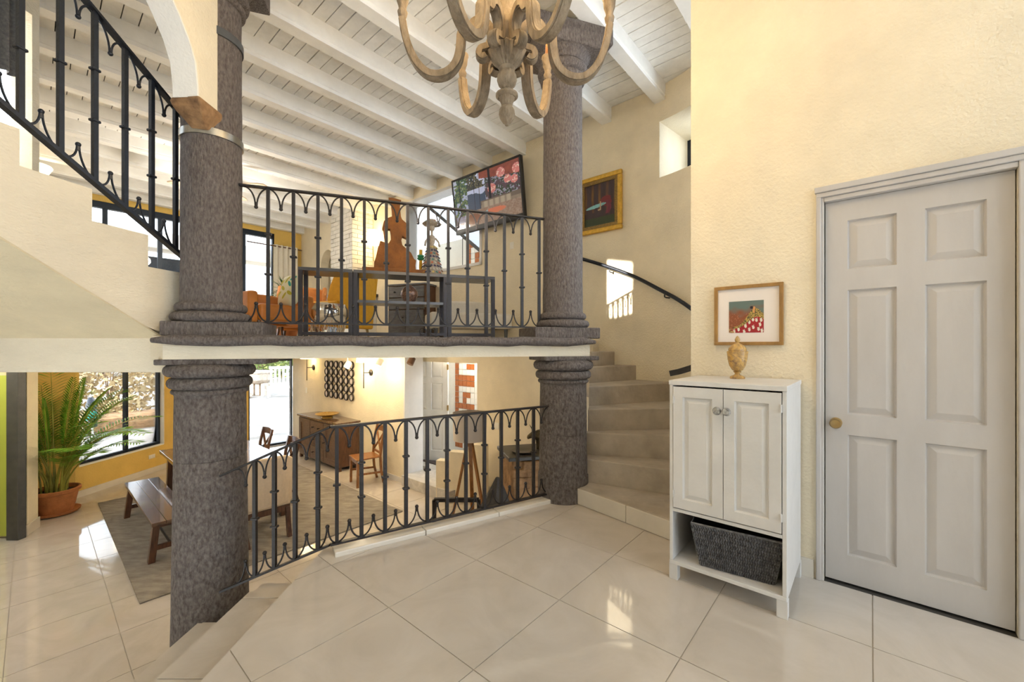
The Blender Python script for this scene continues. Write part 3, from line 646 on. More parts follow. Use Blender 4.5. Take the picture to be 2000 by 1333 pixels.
for s_ in (-1, 1):
    y0, y1 = (.0015, hw-.012) if s_ > 0 else (-hw+.012, -.0015)
    g = MB(); stiles(g, [y0, y0+.05, y1-.05, y1], [.396, .448, .998, 1.052], -.004, .016, {(1, 1)}); d_ = g.build('door', 'white_paint', cab)
    raised(y0+.05, y1-.05, .448, .998, -.003, .02, .012, .003).build('panel', 'white_paint', d_)
    kn = MB(Matrix.Translation((-.004, .022*s_, .945)) @ Matrix.Rotation(-math.pi/2, 4, 'Y')).lathe([(0, 0), (.007, 0), (.007, .014), (.016, .018), (.021, .03), (.016, .042), (0, .046)], 16)
    kn.build('knob', 'silver_knob', d_, smooth=True)
    for z in (.47, .98): MB().box(-.009, .0, s_*(hw-.013)-.005, s_*(hw-.013)+.005, z-.018, z+.018).tube([(-.009, s_*(hw-.013), z-.02), (-.009, s_*(hw-.013), z+.02)], .003, 6).build('hinge', 'white_paint', d_)
# --- wicker basket on the bottom shelf
bk = thing('wicker_basket', 'dark grey woven basket on the bottom shelf of the white cabinet', 'basket', W(.5625-.035, 2.283+.13, .107), RUV+.12)
def bring(z):
    k = z/.225; a, b = .075+.035*k, .165+.04*k; return [(-a, -b, z), (a, -b, z), (a, b, z), (-a, b, z)]
sh = MB().rings([bring(0), bring(.225)], cap=False)
sh.rings([[(p[0]*.93, p[1]*.96, p[2]) for p in bring(.012)], [(p[0]*.93, p[1]*.96, p[2]) for p in bring(.225)]], cap=False); sh.add(bring(.006), [(0, 1, 2, 3)]); sh.build('shell', 'black', bk)
wv = MB(); nz = 15
for r in range(nz):
    z0, z1 = .225*r/nz+.001, .225*(r+1)/nz-.0005; A, B = bring(z0), bring(z1)
    for e in range(4):
        p0, p1, q0, q1 = Vector(A[e]), Vector(A[(e+1) % 4]), Vector(B[e]), Vector(B[(e+1) % 4]); n = 34 if e % 2 else 16
        n_ = (p1-p0).cross(q0-p0).normalized()
        for k in range(n):
            t0, t1 = (k+.08)/n, (k+.92)/n; sft = .25*(1 if r % 2 else -1)/n; h = .006+.0015*((k+r) % 2)
            a, b, c, d = p0.lerp(p1, t0), p0.lerp(p1, t1), q0.lerp(q1, t1+sft), q0.lerp(q1, t0+sft); mid1, mid2 = a.lerp(b, .5)+n_*h, c.lerp(d, .5)+n_*h
            wv.add([a, b, c, d, mid1.lerp(mid2, .15), mid1.lerp(mid2, .85)], [(0, 1, 4), (1, 2, 5, 4), (2, 3, 5), (3, 0, 4, 5)])
wv.build('weave', 'wicker', bk, kind='stuff')
MB().tube([Vector(p)+Vector((0, 0, .003)) for p in bring(.225)], .006, 6, closed=True).build('rim', 'wicker', bk)
# --- urn
un = thing('lidded_urn', 'small ochre marble lidded urn standing on the white cabinet', 'urn', (1.293, 2.376, chh))
MB().lathe([(0, 0), (.038, 0), (.04, .008), (.034, .014), (.016, .022), (.012, .03), (.02, .038), (.022, .042)], 24).build('foot', 'marble_gold', un, smooth=True)
MB().lathe([(.015, .042), (.028, .05), (.042, .075), (.050, .11), (.054, .145), (.055, .156), (.05, .158)], 28).build('bowl', 'marble_gold', un, smooth=True)
MB().lathe([(.046, .158), (.047, .166), (.044, .175), (.03, .192), (.012, .202), (.008, .208), (.013, .216), (.014, .224), (.008, .238), (0, .247)], 24).build('lid', 'marble_gold', un, smooth=True)
# --- framed print over the cabinet
fp = thing('framed_print', 'framed print of a robed figure over a red hill of white rabbits above the cabinet', 'picture', W(.555, VD, 1.277), RUV)
fw, fh = .364, .36
def frame(m, wd, ht, t, x0, x1):
    return m.box(x0, x1, -wd/2, wd/2, 0, t).box(x0, x1, -wd/2, wd/2, ht-t, ht).box(x0, x1, -wd/2, -wd/2+t, t, ht-t).box(x0, x1, wd/2-t, wd/2, t, ht-t)
frame(MB(), fw, fh, .02, -.026, -.002).build('frame', 'oak_frame', fp, bev=.002)
MB().box(-.012, -.004, -fw/2+.018, fw/2-.018, .018, fh-.018).build('mat_board', 'mat_board', fp)
bun = [(.16, .04), (.29, .1), (.45, .03), (.49, .2), (.60, .09), (.60, .32), (.70, .40), (.71, .16), (.80, .38), (.86, .10), (.90, .24), (.93, .38), (.95, .05)]
def art1(x, y):
    hill = .12+.36*math.exp(-((x-.82)/.36)**2)*1.05; robe = hill+.06+.22*math.exp(-((x-.72)/.26)**2)
    c = mixc((.26, .075, .025), (.13, .18, .16), (y-.55)*4+vnoise(x*6, y*6)*1.2-.5)
    if y < .62 and vnoise(x*40, y*40, 3) > .72: c = mixc(c, (.45, .16, .08), .5)
    if y < robe and x > .12: c = (.50, .34, .08) if vnoise(x*70, y*70, 1) > .45 else (.06, .05, .02)
    if y < hill*.98 and x > .1:
        c = (.36, .012, .018)
        for bx, by in bun:
            ex, ey = (x-bx)/.035, (y-by)/.05
            if ex*ex+ey*ey < 1 or (abs(x-bx-.012) < .008 and 0 < y-by < .085) or ((x-bx+.02)/.02)**2+((y-by-.04)/.022)**2 < 1: c = (.75, .68, .6)
    if ((x-.735)/.03)**2+((y-.765)/.055)**2 < 1 or (abs(x-.73) < .022 and .62 < y < .75): c = (.66, .30, .10)
    if ((x-.66)/.045)**2+((y-.785)/.045)**2 < 1: c = (.02, .012, .02)
    if x < .16 and y < .16 and vnoise(x*12, y*50, 2) > .5: c = (.45, .3, .12)
    return c
print_panel('print', fp, -.0135, .008, .075, .185, .19, 84, 86, art1, 'print_matte')
# --- chandelier
ch = thing('chandelier', 'carved grey washed wood chandelier with six scrolled candle arms hanging overhead', 'chandelier', (-.0216, 1.75, 2.2))
MB().lathe([(0, 0), (.008, .004), (.010, .010), (.018, .016), (.030, .034), (.034, .05), (.032, .068), (.025, .08), (.02, .085), (.024, .09)], 24).build('finial', 'washed_wood', ch, smooth=True)
MB().lathe([(.02, .086), (.024, .094), (.030, .108), (.036, .118)], 48, flute=.10, nf=12).lathe([(.038, .118), (.047, .126), (.047, .134), (.036, .14), (.022, .148), (.017, .155), (.022, .16), (.036, .175), (.042, .194), (.040, .212), (.030, .23), (.034, .237), (.034, .245)], 36).build('baluster', 'washed_wood', ch, smooth=True)
MB().lathe([(.03, .243), (.045, .258), (.066, .28), (.080, .302), (.084, .312), (.076, .322)], 72, flute=.13, nf=18).build('fluted_bowl', 'washed_wood', ch, smooth=True)
MB().lathe([(.050, .315), (.052, .42), (.045, .46), (.034, .48), (.034, .56), (.05, .59), (.05, .62), (.03, .66), (.026, .85), (.04, .88), (.02, .90)], 24).build('stem', 'washed_wood', ch, smooth=True)
MB().tube([(0, 0, .90), (0, 0, CZ-2.2)], .008, 8).build('hanging_rod', 'iron', ch)
prof = [(.088, .292), (.104, .284), (.116, .296), (.110, .318), (.088, .326), (.070, .335), (.062, .365), (.068, .40), (.088, .428), (.115, .436), (.140, .424), (.152, .402), (.160, .392), (.178, .388), (.190, .378), (.193, .35), (.196, .315), (.206, .272), (.226, .238), (.256, .214), (.292, .205), (.33, .212), (.365, .24), (.395, .285), (.418, .345), (.432, .405), (.437, .44)]
sp = smooth_path(prof, 3)
am = MB(); npt = len(sp)
am.ribbon([(r, 0, z) for r, z in sp], (0, 1, 0), [.040+.008*math.sin(math.pi*i/npt) for i in range(npt)], [.020+.009*math.sin(math.pi*i/npt) for i in range(npt)])
am2 = MB().ribbon([(r, 0, z) for r, z in sp], (0, 1, 0), [.026+.006*math.sin(math.pi*i/npt) for i in range(npt)], [.028+.009*math.sin(math.pi*i/npt) for i in range(npt)])
am.v += am2.v; b0 = len(am.v)-len(am2.v); am.f += [tuple(i+b0 for i in f) for f in am2.f]
cup = MB().lathe([(.010, .44), (.018, .455), (.021, .47), (.015, .482), (.017, .495), (.024, .515), (.027, .545), (.031, .556), (.030, .562), (.018, .565)], 20, (.437, 0, 0))
can = MB().lathe([(.012, .56), (.012, .625), (.008, .63)], 12, (.437, 0, 0))
blb = MB().lathe([(.007, .625), (.012, .64), (.014, .655), (.010, .675), (.003, .70), (0, .705)], 12, (.437, 0, 0))
M0 = None; base = {}
for nm, b, mm in (('arm', am, 'washed_wood'), ('candle_cup', cup, 'washed_wood'), ('candle', can, 'chair_wood'), ('flame_bulb', blb, 'bulb')):
    me = bpy.data.meshes.new(nm); me.from_pydata(b.v, [], b.f); me.materials.append(MATS[mm]); me.polygons.foreach_set('use_smooth', [True]*len(me.polygons)); me.set_sharp_from_angle(angle=.7); base[nm] = me
for k in range(6):
    a = math.radians(2+60*k); o = obj('arm', base['arm'], ch, rot=(0, 0, a))
    for nm in ('candle_cup', 'candle', 'flame_bulb'): obj(nm, base[nm], o)
    lamp('candle_light', 'POINT', (-.0216+.437*math.cos(a), 1.75+.437*math.sin(a), 2.2+.73), 4.2, (1, .68, .30), .03)
# ---- outlets and switches
def plate(label, loc, rz, wd=.115, ht=.07, nm='wall_outlet', cat='outlet'):
    t = thing(nm, label, cat, loc, rz); MB().box(-.008, 0, -wd/2, wd/2, -ht/2, ht/2).build('cover_plate', 'plastic', t, bev=.003)
    for y in (-.026, .026) if wd > .1 else (0,): MB().box(-.011, -.006, y-.014, y+.014, -.02, .02).build('socket', 'plastic', t, bev=.002)
    return t
plate('white outlet plate low on the yellow wall under the window', Vector((-6.52, 7.52, -.73))-nw*.0+Vector((-.02, 0, 0)), math.pi, .13, .07)
d_, u_ = on_v(1000, VW)
for px, py, lab, wd in ((1000, 480, 'small white outlet with a cable on the wall below the television', .07), (968, 832, 'wide white outlet plate on the wall behind the tripod lamp', .14)):
    d_, u_ = on_v(px, VW); plate(lab, W(u_, VW, CH-(py-HZ)/F*d_), RUV, wd, .10)
d_, u_ = on_v(599, VS); plate('white light switch on the cream wall left of the round mirrors', W(u_, VS, CH-(763-HZ)/F*d_), RUV, .07, .12, 'light_switch', 'switch')
# ---- television on the back wall
tv = thing('television', 'large wall television showing a lounge with plants, tilted down beside the gold framed painting', 'television', W(4.27, VW-.15, 3.03), rot=(0, math.radians(-7), RUV))
tw, th = 1.40, .84
MB().box(.0, .05, -tw/2, tw/2, 0, th).build('casing', 'black', tv, bev=.006)
frame(MB(), tw, th, .028, -.012, .0).box(-.012, 0, -tw/2, tw/2, 0, .07).build('bezel', 'black', tv, bev=.003)
MB().box(.05, .15, -.25, .25, .25, .6).build('wall_mount', 'steel_grey', tv)
def scr(x, y):
    n = vnoise(x*14, y*10)*.6+vnoise(x*40, y*30, 1)*.4; n2 = vnoise(x*70, y*50, 2)
    c = mixc((.32, .42, .75), (.62, .68, .9), y)
    if x < .22 and y > .25: c = mixc(c, (.05, .10, .08) if n2 > .45 else (.16, .22, .10), 1 if n > .42 else .2)
    if .22 <= x < .55 and y > .3:
        c = mixc(c, (.06, .09, .16), 1 if y < .45+.25*vnoise(x*9, 2) else .0)
        if y > .72 and n > .42: c = (.05, .06, .06) if n2 > .4 else (.16, .15, .10)
    if x >= .5: c = (.10, .07, .09) if n > .5 else (.30, .30, .42) if n2 > .55 else (.05, .07, .05)
    if x > .42 and y > .80+(.75-x)*.25: c = mixc((.34, .10, .07), (.16, .05, .05), n)
    for lx, ly, lr in ((.60, .62, .06), (.74, .86, .06), (.83, .70, .05), (.92, .66, .05), (.96, .84, .06)):
        if ((x-lx)/lr)**2+((y-ly)/(lr*1.5))**2 < 1: c = (.62, .22, .22) if n2 > .3 else (.8, .6, .55)
    if abs(x-.10) < .006 or abs(x-.33) < .004 or abs(x-.41) < .004 or abs(x-.57) < .018 and y > .35: c = (.02, .02, .03)
    if x > .42 and y < .44:
        c = (.16, .13, .11) if y > .36 else mixc((.30, .25, .20), (.22, .18, .15), n)
        if .44 < x < .86 and .30 < y < .42: c = mixc((.42, .36, .29), (.25, .21, .18), abs(math.sin(x*38))**6)
    if y < .30 and x > .22: c = mixc((.24, .16, .13), (.36, .28, .24), n2)
    if ((x-.62)/.16)**2+((y-.20)/.055)**2 < 1: c = (.62, .20, .12) if x > .52 else (.30, .42, .5)
    if ((x-.28)/.13)**2+((y-.14)/.10)**2 < 1: c = (.22, .10, .07)
    if x < .16 and y < .25: c = mixc((.34, .38, .62), (.15, .12, .16), n)
    if x < .2 and y < .12: c = mixc((.55, .55, .75), (.3, .25, .3), n2)
    return c
print_panel('screen', tv, -.004, 0, .075, tw-.056, th-.105, 150, 84, scr, 'print_screen')
# ---- gold framed painting
gp = thing('gold_framed_painting', 'painting of a stooping red-robed figure in a forest in a wide gold frame', 'painting', W(2.505, VW, 2.66), RUV)
gw, gh = .60, .70
frame(MB(), gw, gh, .055, -.045, -.002).build('frame', 'gold', gp, bev=.012, seg=3)
m_ = MB()
for y0, y1, z0, z1 in ((-gw/2+.05, gw/2-.05, .05, .095), (-gw/2+.05, gw/2-.05, gh-.095, gh-.05), (-gw/2+.05, -gw/2+.095, .095, gh-.095), (gw/2-.095, gw/2-.05, .095, gh-.095)): m_.box(-.036, -.004, y0, y1, z0, z1)
m_.build('carved_band', 'gold_carved', gp, bev=.006)
def art2(x, y):
    n = vnoise(x*16, y*4)*.6+vnoise(x*40, y*14, 1)*.4; c = mixc((.035, .022, .02), (.06, .035, .045), n)
    s_ = math.sin(x*26+vnoise(x*4, y*3)*1.5)
    if y > .32: c = mixc(c, mixc((.34, .16, .03), (.10, .04, .02), n), max(0, s_-.2)*(1-abs(y-.62)*1.6))
    if y < .2: c = mixc((.03, .045, .02), (.05, .065, .03), n)
    if ((x-.72)/.20)**2+((y-.55)/.12)**2 < 1 and n > .3: c = (.16, .02, .025)
    if abs(x-.78-.03*math.sin(y*20)) < .07 and .25 < y < .55: c = mixc((.22, .04, .06), (.10, .015, .03), n)
    if ((x-.38)/.33)**2+((y-.465-.10*(x-.38))/.042)**2 < 1: c = mixc((.12, .36, .40), (.30, .55, .55), n)
    if abs(x-.53) < .02 and .36 < y < .56 or ((x-.49)/.05)**2+((y-.37)/.02)**2 < 1: c = (.5, .34, .2)
    return c
print_panel('canvas', gp, -.02, 0, .09, gw-.18, gh-.18, 80, 96, art2, 'print_matte')
# ================================================================ DINING ROOM
tag(MB().uvbox(4.92, 8.55, .62, 3.36, L+.001, L+.012).build('area_rug', 'rug', kind=None), 'worn grey brown rug under the dining table', 'rug')
# --- table
dt = thing('dining_table', 'long dark wooden dining table with trestle legs on the rug', 'table', W(6.9, 1.765, L), RUV)
for i in range(5): MB().box(-.545+.218*i+.001, -.545+.218*(i+1)-.001, -.95, .95, .715, .76).build('plank', 'table_wood', dt, bev=.003, seg=1)
for s_ in (-1, 1): MB().box(-.545, .545, s_*1.0-.05, s_*1.0+.05, .712, .762).build('breadboard_end', 'table_wood', dt, bev=.004)
MB().box(-.46, .46, -.90, -.86, .62, .715).box(-.46, .46, .86, .90, .62, .715).box(-.48, -.44, -.9, .9, .62, .715).box(.44, .48, -.9, .9, .62, .715).build('apron', 'dark_wood', dt)
for a in (-1, 1):
    for b in (-1, 1): MB().bar((a*.46, b*.86, 0), (a*.44, b*.86, .715), .085, .085, (1, 0, 0)).build('leg', 'dark_wood', dt, bev=.004)
# --- bench
bn = thing('bench', 'long dark wooden bench along the window side of the dining table', 'bench', W(6.635, .985, L), RUV)
for i in range(3): MB().box(-.18+.12*i+.001, -.18+.12*(i+1)-.001, -.99, .99, .415, .452).build('plank', 'table_wood', bn, bev=.003, seg=1)
for b in (-1, 1):
    for a in (-1, 1): MB().bar((a*.17, b*.88, 0), (a*.125, b*.86, .415), .06, .075, (1, 0, 0)).build('leg', 'dark_wood', bn, bev=.004)
    MB().bar((-.15, b*.87, .15), (.15, b*.87, .15), .03, .05).build('crossbar', 'dark_wood', bn); MB().bar((-.15, b*.87, .39), (.15, b*.87, .39), .05, .05).build('bearer', 'dark_wood', bn)
MB().tube([(0, -.87, .15), (0, .87, .15)], .014, 8).build('stretcher', 'iron', bn)
# --- cross-back chairs: local +x is the front
def xchair(label, loc, rz, m, group=None):
    t = thing('dining_chair', label, 'chair', loc, rz, group)
    st_ = MB(); st_.prism([(-.20, -.185), (.21, -.22), (.21, .22), (-.20, .185)], .435, .46); st_.build('seat', m, t, bev=.01)
    for s_ in (-1, 1):
        MB().bar((.185, s_*.19, 0), (.18, s_*.185, .435), .038, .038, (0, 1, 0)).build('leg', m, t, bev=.005)
        MB().ribbon([(-.25, s_*.17, 0), (-.205, s_*.175, .22), (-.19, s_*.178, .45), (-.215, s_*.185, .70), (-.27, s_*.19, .93)], (0, 1, 0), .036, .034).build('leg', m, t)
        MB().bar((.18, s_*.185, .21), (-.2, s_*.175, .19), .022, .03).build('stretcher', m, t)
        MB().bar((-.20, s_*.165, .52), (-.255, -s_*.165, .84), .03, .014, (1, 0, 0)).build('cross_slat', m, t)
    MB().ribbon([(-.262, -.20, .885), (-.285, -.1, .888), (-.292, 0, .89), (-.285, .1, .888), (-.262, .20, .885)], (0, 0, 1), .10, .022).build('top_rail', m, t)
    MB().bar((-.203, -.18, .505), (-.203, .18, .505), .02, .035).build('lower_rail', m, t); MB().bar((.18, -.19, .40), (.18, .19, .40), .02, .05).build('front_apron', m, t)
    return t
aV = math.atan2(-VY, -VX)
xchair('dark cross-back dining chair at the far end of the table beside the glass door', W(7.62, 2.30, L), aV, 'dark_wood')
xchair('dark cross-back dining chair tucked at the table next to the cream chair', W(6.55, 2.30, L), aV, 'dark_wood')
xchair('honey brown cross-back chair standing alone against the wall beside the sideboard', (-2.47, 6.98, L), math.atan2(-.6, -.8), 'chair_wood')
# --- cream upholstered chair at the table's near end
aU = math.atan2(UY, UX)
cc = thing('upholstered_chair', 'cream upholstered host chair with its back to the iron railing', 'chair', W(5.62, 1.80, L), aU)
rs = []
for i in range(13):
    y = -.30+.6*i/12; bx = -.30+.10*(abs(y)/.30)**2.2; top = .99-.06*(abs(y)/.3)**4
    rs.append([(bx, y, .40), (bx+.075, y, .40), (bx+.045, y, top), (bx-.03, y, top)])
MB().rings(rs).build('backrest', 'linen', cc, bev=.02, seg=3)
MB().box(-.24, .28, -.27, .27, .36, .48).build('seat', 'linen', cc, bev=.03, seg=3)
MB().box(-.24, .27, -.26, .26, .30, .37).build('seat_frame', 'dark_wood', cc)
for s_ in (-1, 1):
    MB().bar((.25, s_*.24, 0), (.24, s_*.24, .32), .045, .045, (0, 1, 0)).build('leg', 'dark_wood', cc, bev=.004)
    MB().ribbon([(-.33, s_*.22, 0), (-.27, s_*.23, .15), (-.23, s_*.235, .34)], (0, 1, 0), .045, .045).build('leg', 'dark_wood', cc)
# --- sideboard
sbd = thing('sideboard', 'dark wooden sideboard with doors and drawers below the round mirrors', 'sideboard', W(8.18, 3.62, L), RUV)
MB().box(.02, .43, -.84, .84, .07, .86).build('body', 'dark_wood', sbd, bev=.003)
MB().box(-.02, .44, -.875, .875, .86, .895).build('top_board', 'table_wood', sbd, bev=.004)
for a in (-.82, .82):
    for x in (.05, .40): MB().box(x-.03, x+.03, a-.03, a+.03, 0, .07).build('foot', 'dark_wood', sbd)
for y0, y1 in ((.30, .82), (-.82, -.30)):
    g = MB(); stiles(g, [y0, y0+.09, y1-.09, y1], [.10, .19, .74, .83], .0, .02, {(1, 1)}); d_ = g.build('door', 'sideboard_front', sbd); MB().box(.012, .02, y0+.09, y1-.09, .19, .74).build('panel', 'sideboard_front', d_)
    yk = y0+.045 if y0 > 0 else y1-.045; MB().tube([(0, yk, .47), (-.03, yk, .47)], .008, 8).ball((-.035, yk, .47), .014).build('knob', 'iron', d_)
for k in range(3):
    z0 = .10+.245*k; d_ = MB().box(.0, .02, -.285, .285, z0, z0+.235).build('drawer', 'sideboard_front', sbd, bev=.003)
    for yk in (-.12, .12): MB().tube([(0, yk, z0+.12), (-.03, yk, z0+.12)], .008, 8).ball((-.035, yk, z0+.12), .014).build('knob', 'iron', d_)
pl = thing('footed_plate', 'yellow patterned footed plate on top of the sideboard', 'plate', W(8.12, 3.80, L+.896))
MB().lathe([(0, 0), (.11, 0), (.10, .02), (.09, .03)], 28).build('foot', 'plate', pl, smooth=True); MB().lathe([(.05, .03), (.14, .04), (.20, .06), (.225, .075), (.22, .08), (.13, .05), (0, .045)], 32).build('dish', 'plate', pl, smooth=True)
# --- round mirrors on a wire grid
wa = thing('mirror_wall_art', 'wall art of small round mirrors in iron rings on upright wires above the sideboard', 'wall art', W(8.12, VS-.012, .28), RUV)
for c in range(6):
    y = .52-.208*c; MB().tube([(0, y, -.06), (0, y, .68)], .006, 6).build('wire', 'iron', wa)
    for r in range(5):
        z = .0+.155*r; M_ = Matrix.Translation((-.012, y, z)) @ Matrix.Rotation(-math.pi/2, 4, 'Y')
        o = MB(M_).lathe([(.058, -.01), (.075, -.012), (.078, .005), (.072, .018), (.060, .02), (.058, .0)], 20).build('ring', 'iron', wa, smooth=True)
        MB(M_).lathe([(0, .0), (.058, .0), (.058, .006), (0, .006)], 20).build('mirror', 'mirror', o)
# --- sconces and spotlights
def sconce(label, u, z, shz=.19):
    t = thing('wall_sconce', label, 'wall lamp', W(u, VS, z), RUV)
    MB(Matrix.Rotation(-math.pi/2, 4, 'Y')).lathe([(0, 0), (.06, 0), (.06, .014), (.05, .022), (0, .024)], 24).build('backplate', 'iron', t, smooth=True)
    MB().tube([(-.02, 0, 0), (-.15, 0, 0)], .008, 8).build('arm', 'iron', t); MB().tube([(-.15, 0, -.28), (-.15, 0, shz)], .009, 8).build('rod', 'iron', t)
    MB().lathe([(.13, shz), (.095, shz+.2), (.092, shz+.2), (.127, shz)], 28, (-.15, 0, 0)).build('lamp_shade', 'lit_shade', t, smooth=True)
    lamp('sconce_light', 'POINT', W(u, VS-.15, z+shz+.06), 9, (1, .76, .42), .05)
d_, u_ = on_v(613, VS); sconce('iron wall sconce with white shade beside the glass door downstairs', u_, CH-(718-HZ)/F*d_)
d_, u_ = on_v(725, VS); sconce('iron wall sconce with glowing shade between mirrors and white door', u_, CH-(728-HZ)/F*d_)
def spot(label, px, py, v, mm, on=True):
    d_, u_ = on_v(px, v); p = W(u_, v, CH-(py-HZ)/F*d_)
    t = thing('spotlight', label, 'spotlight', p, RUV); R = Matrix.Rotation(math.radians(-150), 4, 'Y')
    MB(R).lathe([(.03, -.07), (.05, -.06), (.055, .05), (.05, .055)], 16).build('can', mm, t, smooth=True)
    MB().tube([(0, 0, .03), (0, 0, 1.19-p.z)], .01, 8).build('stem', mm, t)
    MB(R).lathe([(0, .045), (.046, .045), (.046, .05), (0, .052)], 16).build('lens', 'bulb' if on else 'mirror', t)
    if on: lamp('spot_light', 'POINT', p+W(0, .02, -.09), 6, (1, .80, .5), .05)
spot('small ceiling spotlight glowing in front of the round mirrors', 679, 713, 3.70, 'plastic')
spot('small ceiling spotlight right of the lit sconce', 741, 709, 3.75, 'plastic')
spot('small brown ceiling spotlight by the white door post', 803, 706, 3.80, 'dresser_side', False)
for k, (u, v) in enumerate(((6.4, 1.8), (7.6, 1.8), (6.6, 3.2), (5.2, 2.9))):  # fill lamps added under the mezzanine, out of view, built as recessed discs
    t = thing('downlight', ['round ceiling downlight over the near end of the dining table', 'round ceiling downlight over the far end of the dining table', 'round ceiling downlight above the rug by the sideboard', 'round ceiling downlight nearest the wrought iron railing'][k], 'downlight', W(u, v, 1.17))
    MB().lathe([(.06, .018), (.08, .018), (.08, .004), (.06, .0), (.055, .012)], 20).build('rim', 'white_paint', t); MB().lathe([(0, .008), (.058, .008), (.058, .014), (0, .014)], 20).build('lens', 'lit_shade', t)
    lamp('downlight_lamp', 'POINT', W(u, v, 1.10), 9, (1, .84, .6), .06)
# --- patio door, mat, low wall
pd = thing('panel_door', 'open white six-panel door seen through the passage behind the tripod lamp', 'door', (-1.18, 7.60, L+.17), math.atan2(.3, -.95)+math.pi)
dy = [0, .1, .34, .44, .68, .78]; dz = [0, .20, .85, .95, 1.45, 1.55, 1.9, 2.05]
g = MB(Matrix.Rotation(math.pi/2, 4, 'Z')); stiles(g, [-q for q in dy][::-1] if 0 else dy, dz, .0, .04, {(i, j) for i in (1, 3) for j in (1, 3, 5)})
MZ_ = Matrix.Rotation(math.pi/2, 4, 'Z')
g.build('leaf', 'white_paint', pd)
for i in (1, 3):
    for j in (1, 3, 5):
        r_ = raised(dy[i], dy[i+1], dz[j], dz[j+1], .0); r_.v = [tuple(MZ_ @ Vector(p)) for p in r_.v]; r_.build('panel', 'white_paint', pd)
for z in (.3, 1.0, 1.75): MB().box(-.01, .012, -.015, .015, z-.05, z+.05).build('hinge', 'brass', pd)
vl = thing('pendant_lamp', 'pendant lamp hanging in the glazed patio beyond the white door', 'pendant lamp', W(5.6, 5.1, 1.3))  # hidden lamp added to brighten the patio
MB().lathe([(.12, 0), (.09, .16), (.03, .2), (.02, .2)], 20).build('lamp_shade', 'lit_shade', vl, smooth=True); MB().tube([(0, 0, .2), (0, 0, 2.1)], .006, 6).build('cord', 'black', vl)
lamp('pendant_light', 'POINT', W(5.6, 5.1, 1.22), 10, (1, .95, .88), .1)
tag(MB().uvbox(5.35, 6.35, 4.72, 5.05, L+.171, L+.185).build('door_mat', 'dark_mat'), 'dark brown door mat below the open white door', 'door mat')
lw = MB(); q = [(0, 0), (.8, 0), (.8, .86), (.52, .86), (.52, .73), (.22, .73), (.22, .58), (0, .58)]
pL, pR = Vector((-1.15, 6.25, 0)), Vector((-.55, 6.05, 0)); d_ = (pR-pL).normalized()
lw.extrude([(pL.x+d_.x*a, pL.y+d_.y*a, L+b*1.0) for a, b in q], (-d_.y*.14, d_.x*.14, 0))
tag(lw.build('stepped_wall', 'cream', bev=.008), 'low cream plaster wall with stepped top behind the tripod lamp', 'low wall')
# --- tripod lamp
tl_ = thing('tripod_lamp', 'wooden tripod floor lamp with white drum shade behind the railing', 'lamp', (-.53, 5.2, L))
MB().lathe([(.205, 1.13), (.215, 1.47), (.211, 1.47), (.201, 1.13)], 36).build('lamp_shade', 'shade', tl_, smooth=True)
for k in range(3):
    a = math.radians(-75+120*k); MB().bar((.03*math.cos(a), .03*math.sin(a), 1.10), (.26*math.cos(a), .26*math.sin(a), 0), .045, .024).build('leg', 'tripod_wood', tl_, bev=.003)
MB().lathe([(0, 1.05), (.045, 1.05), (.045, 1.12), (.015, 1.13), (.015, 1.25), (0, 1.25)], 16).build('head', 'tripod_wood', tl_)
# --- stone ledge with slate top, bull figure, boulder, low guard
sl_ = thing('stone_ledge', 'rough orange stone ledge with dark slate top beside the right column', 'ledge', (.40, 4.55, L))
B_ = MB(); rnd = random.Random(3)
def rubble_wall(o, d, n, wd, ht, parent):
    z = 0
    while z < ht-.03:
        h = rnd.uniform(.07, .13); h = min(h, ht-z); x = 0
        while x < wd-.02:
            l = min(rnd.uniform(.09, .2), wd-x); pr_ = rnd.uniform(.0, .035)
            c = o+d*(x+l/2)+Vector((0, 0, z+h/2)); m = MB(); pts = []
            for sx_, sy_, sz_ in ((-1, -1, -1), (1, -1, -1), (1, 1, -1), (-1, 1, -1), (-1, -1, 1), (1, -1, 1), (1, 1, 1), (-1, 1, 1)):
                pts.append(c+d*(sx_*(l/2+.006)*rnd.uniform(.94, 1.04))+n*(.05*sy_+(pr_ if sy_ > 0 else 0))+Vector((0, 0, sz_*(h/2+.006)*rnd.uniform(.92, 1.05))))
            m.hexa(pts); m.build('stone', 'rubble', parent, world=True, bev=.012); x += l
        z += h
lo = Vector((.0, 4.40, L)); ld = Vector((.95, .25, 0)).normalized(); ln = Vector((ld.y, -ld.x, 0))
MB().prism([(lo+ln*.045)[:2], (lo+ld*.75+ln*.045)[:2], (lo+ld*.75-ln*.42)[:2], (lo-ln*.42)[:2]], L, .055).build('core', 'rubble', sl_, world=True)
rubble_wall(lo+Vector((0, 0, .42)), ld, ln, .72, .66, sl_)
MB().prism([(lo-ld*.05+ln*.06)[:2], (lo+ld*.8+ln*.06)[:2], (lo+ld*.8-ln*.5)[:2], (lo-ld*.05-ln*.5)[:2]], .06, .10).build('slab', 'slate', sl_, world=True, bev=.006)
bl = thing('bull_figurine', 'small dark bronze bull figure on the slate ledge', 'figurine', lo+ld*.45-ln*.2+Vector((0, 0, .101-L)), math.radians(195))
bm = MB(); bm.lathe([(.0, -.13), (.05, -.12), (.062, -.07), (.052, 0), (.066, .07), (.058, .11), (.03, .14), (.0, .15)], 14)
bm.v = [(p[2], p[0], p[1]*1.05+.16) for p in bm.v]; bm.build('body', 'bronze', bl, smooth=True)
hm = MB(); hm.lathe([(0, -.02), (.035, 0), (.034, .04), (.022, .085), (0, .095)], 12); hm.v = [(p[2]+.13, p[0], p[1]+.19-p[2]*.5) for p in hm.v]; hm.build('head', 'bronze', bl, smooth=True)
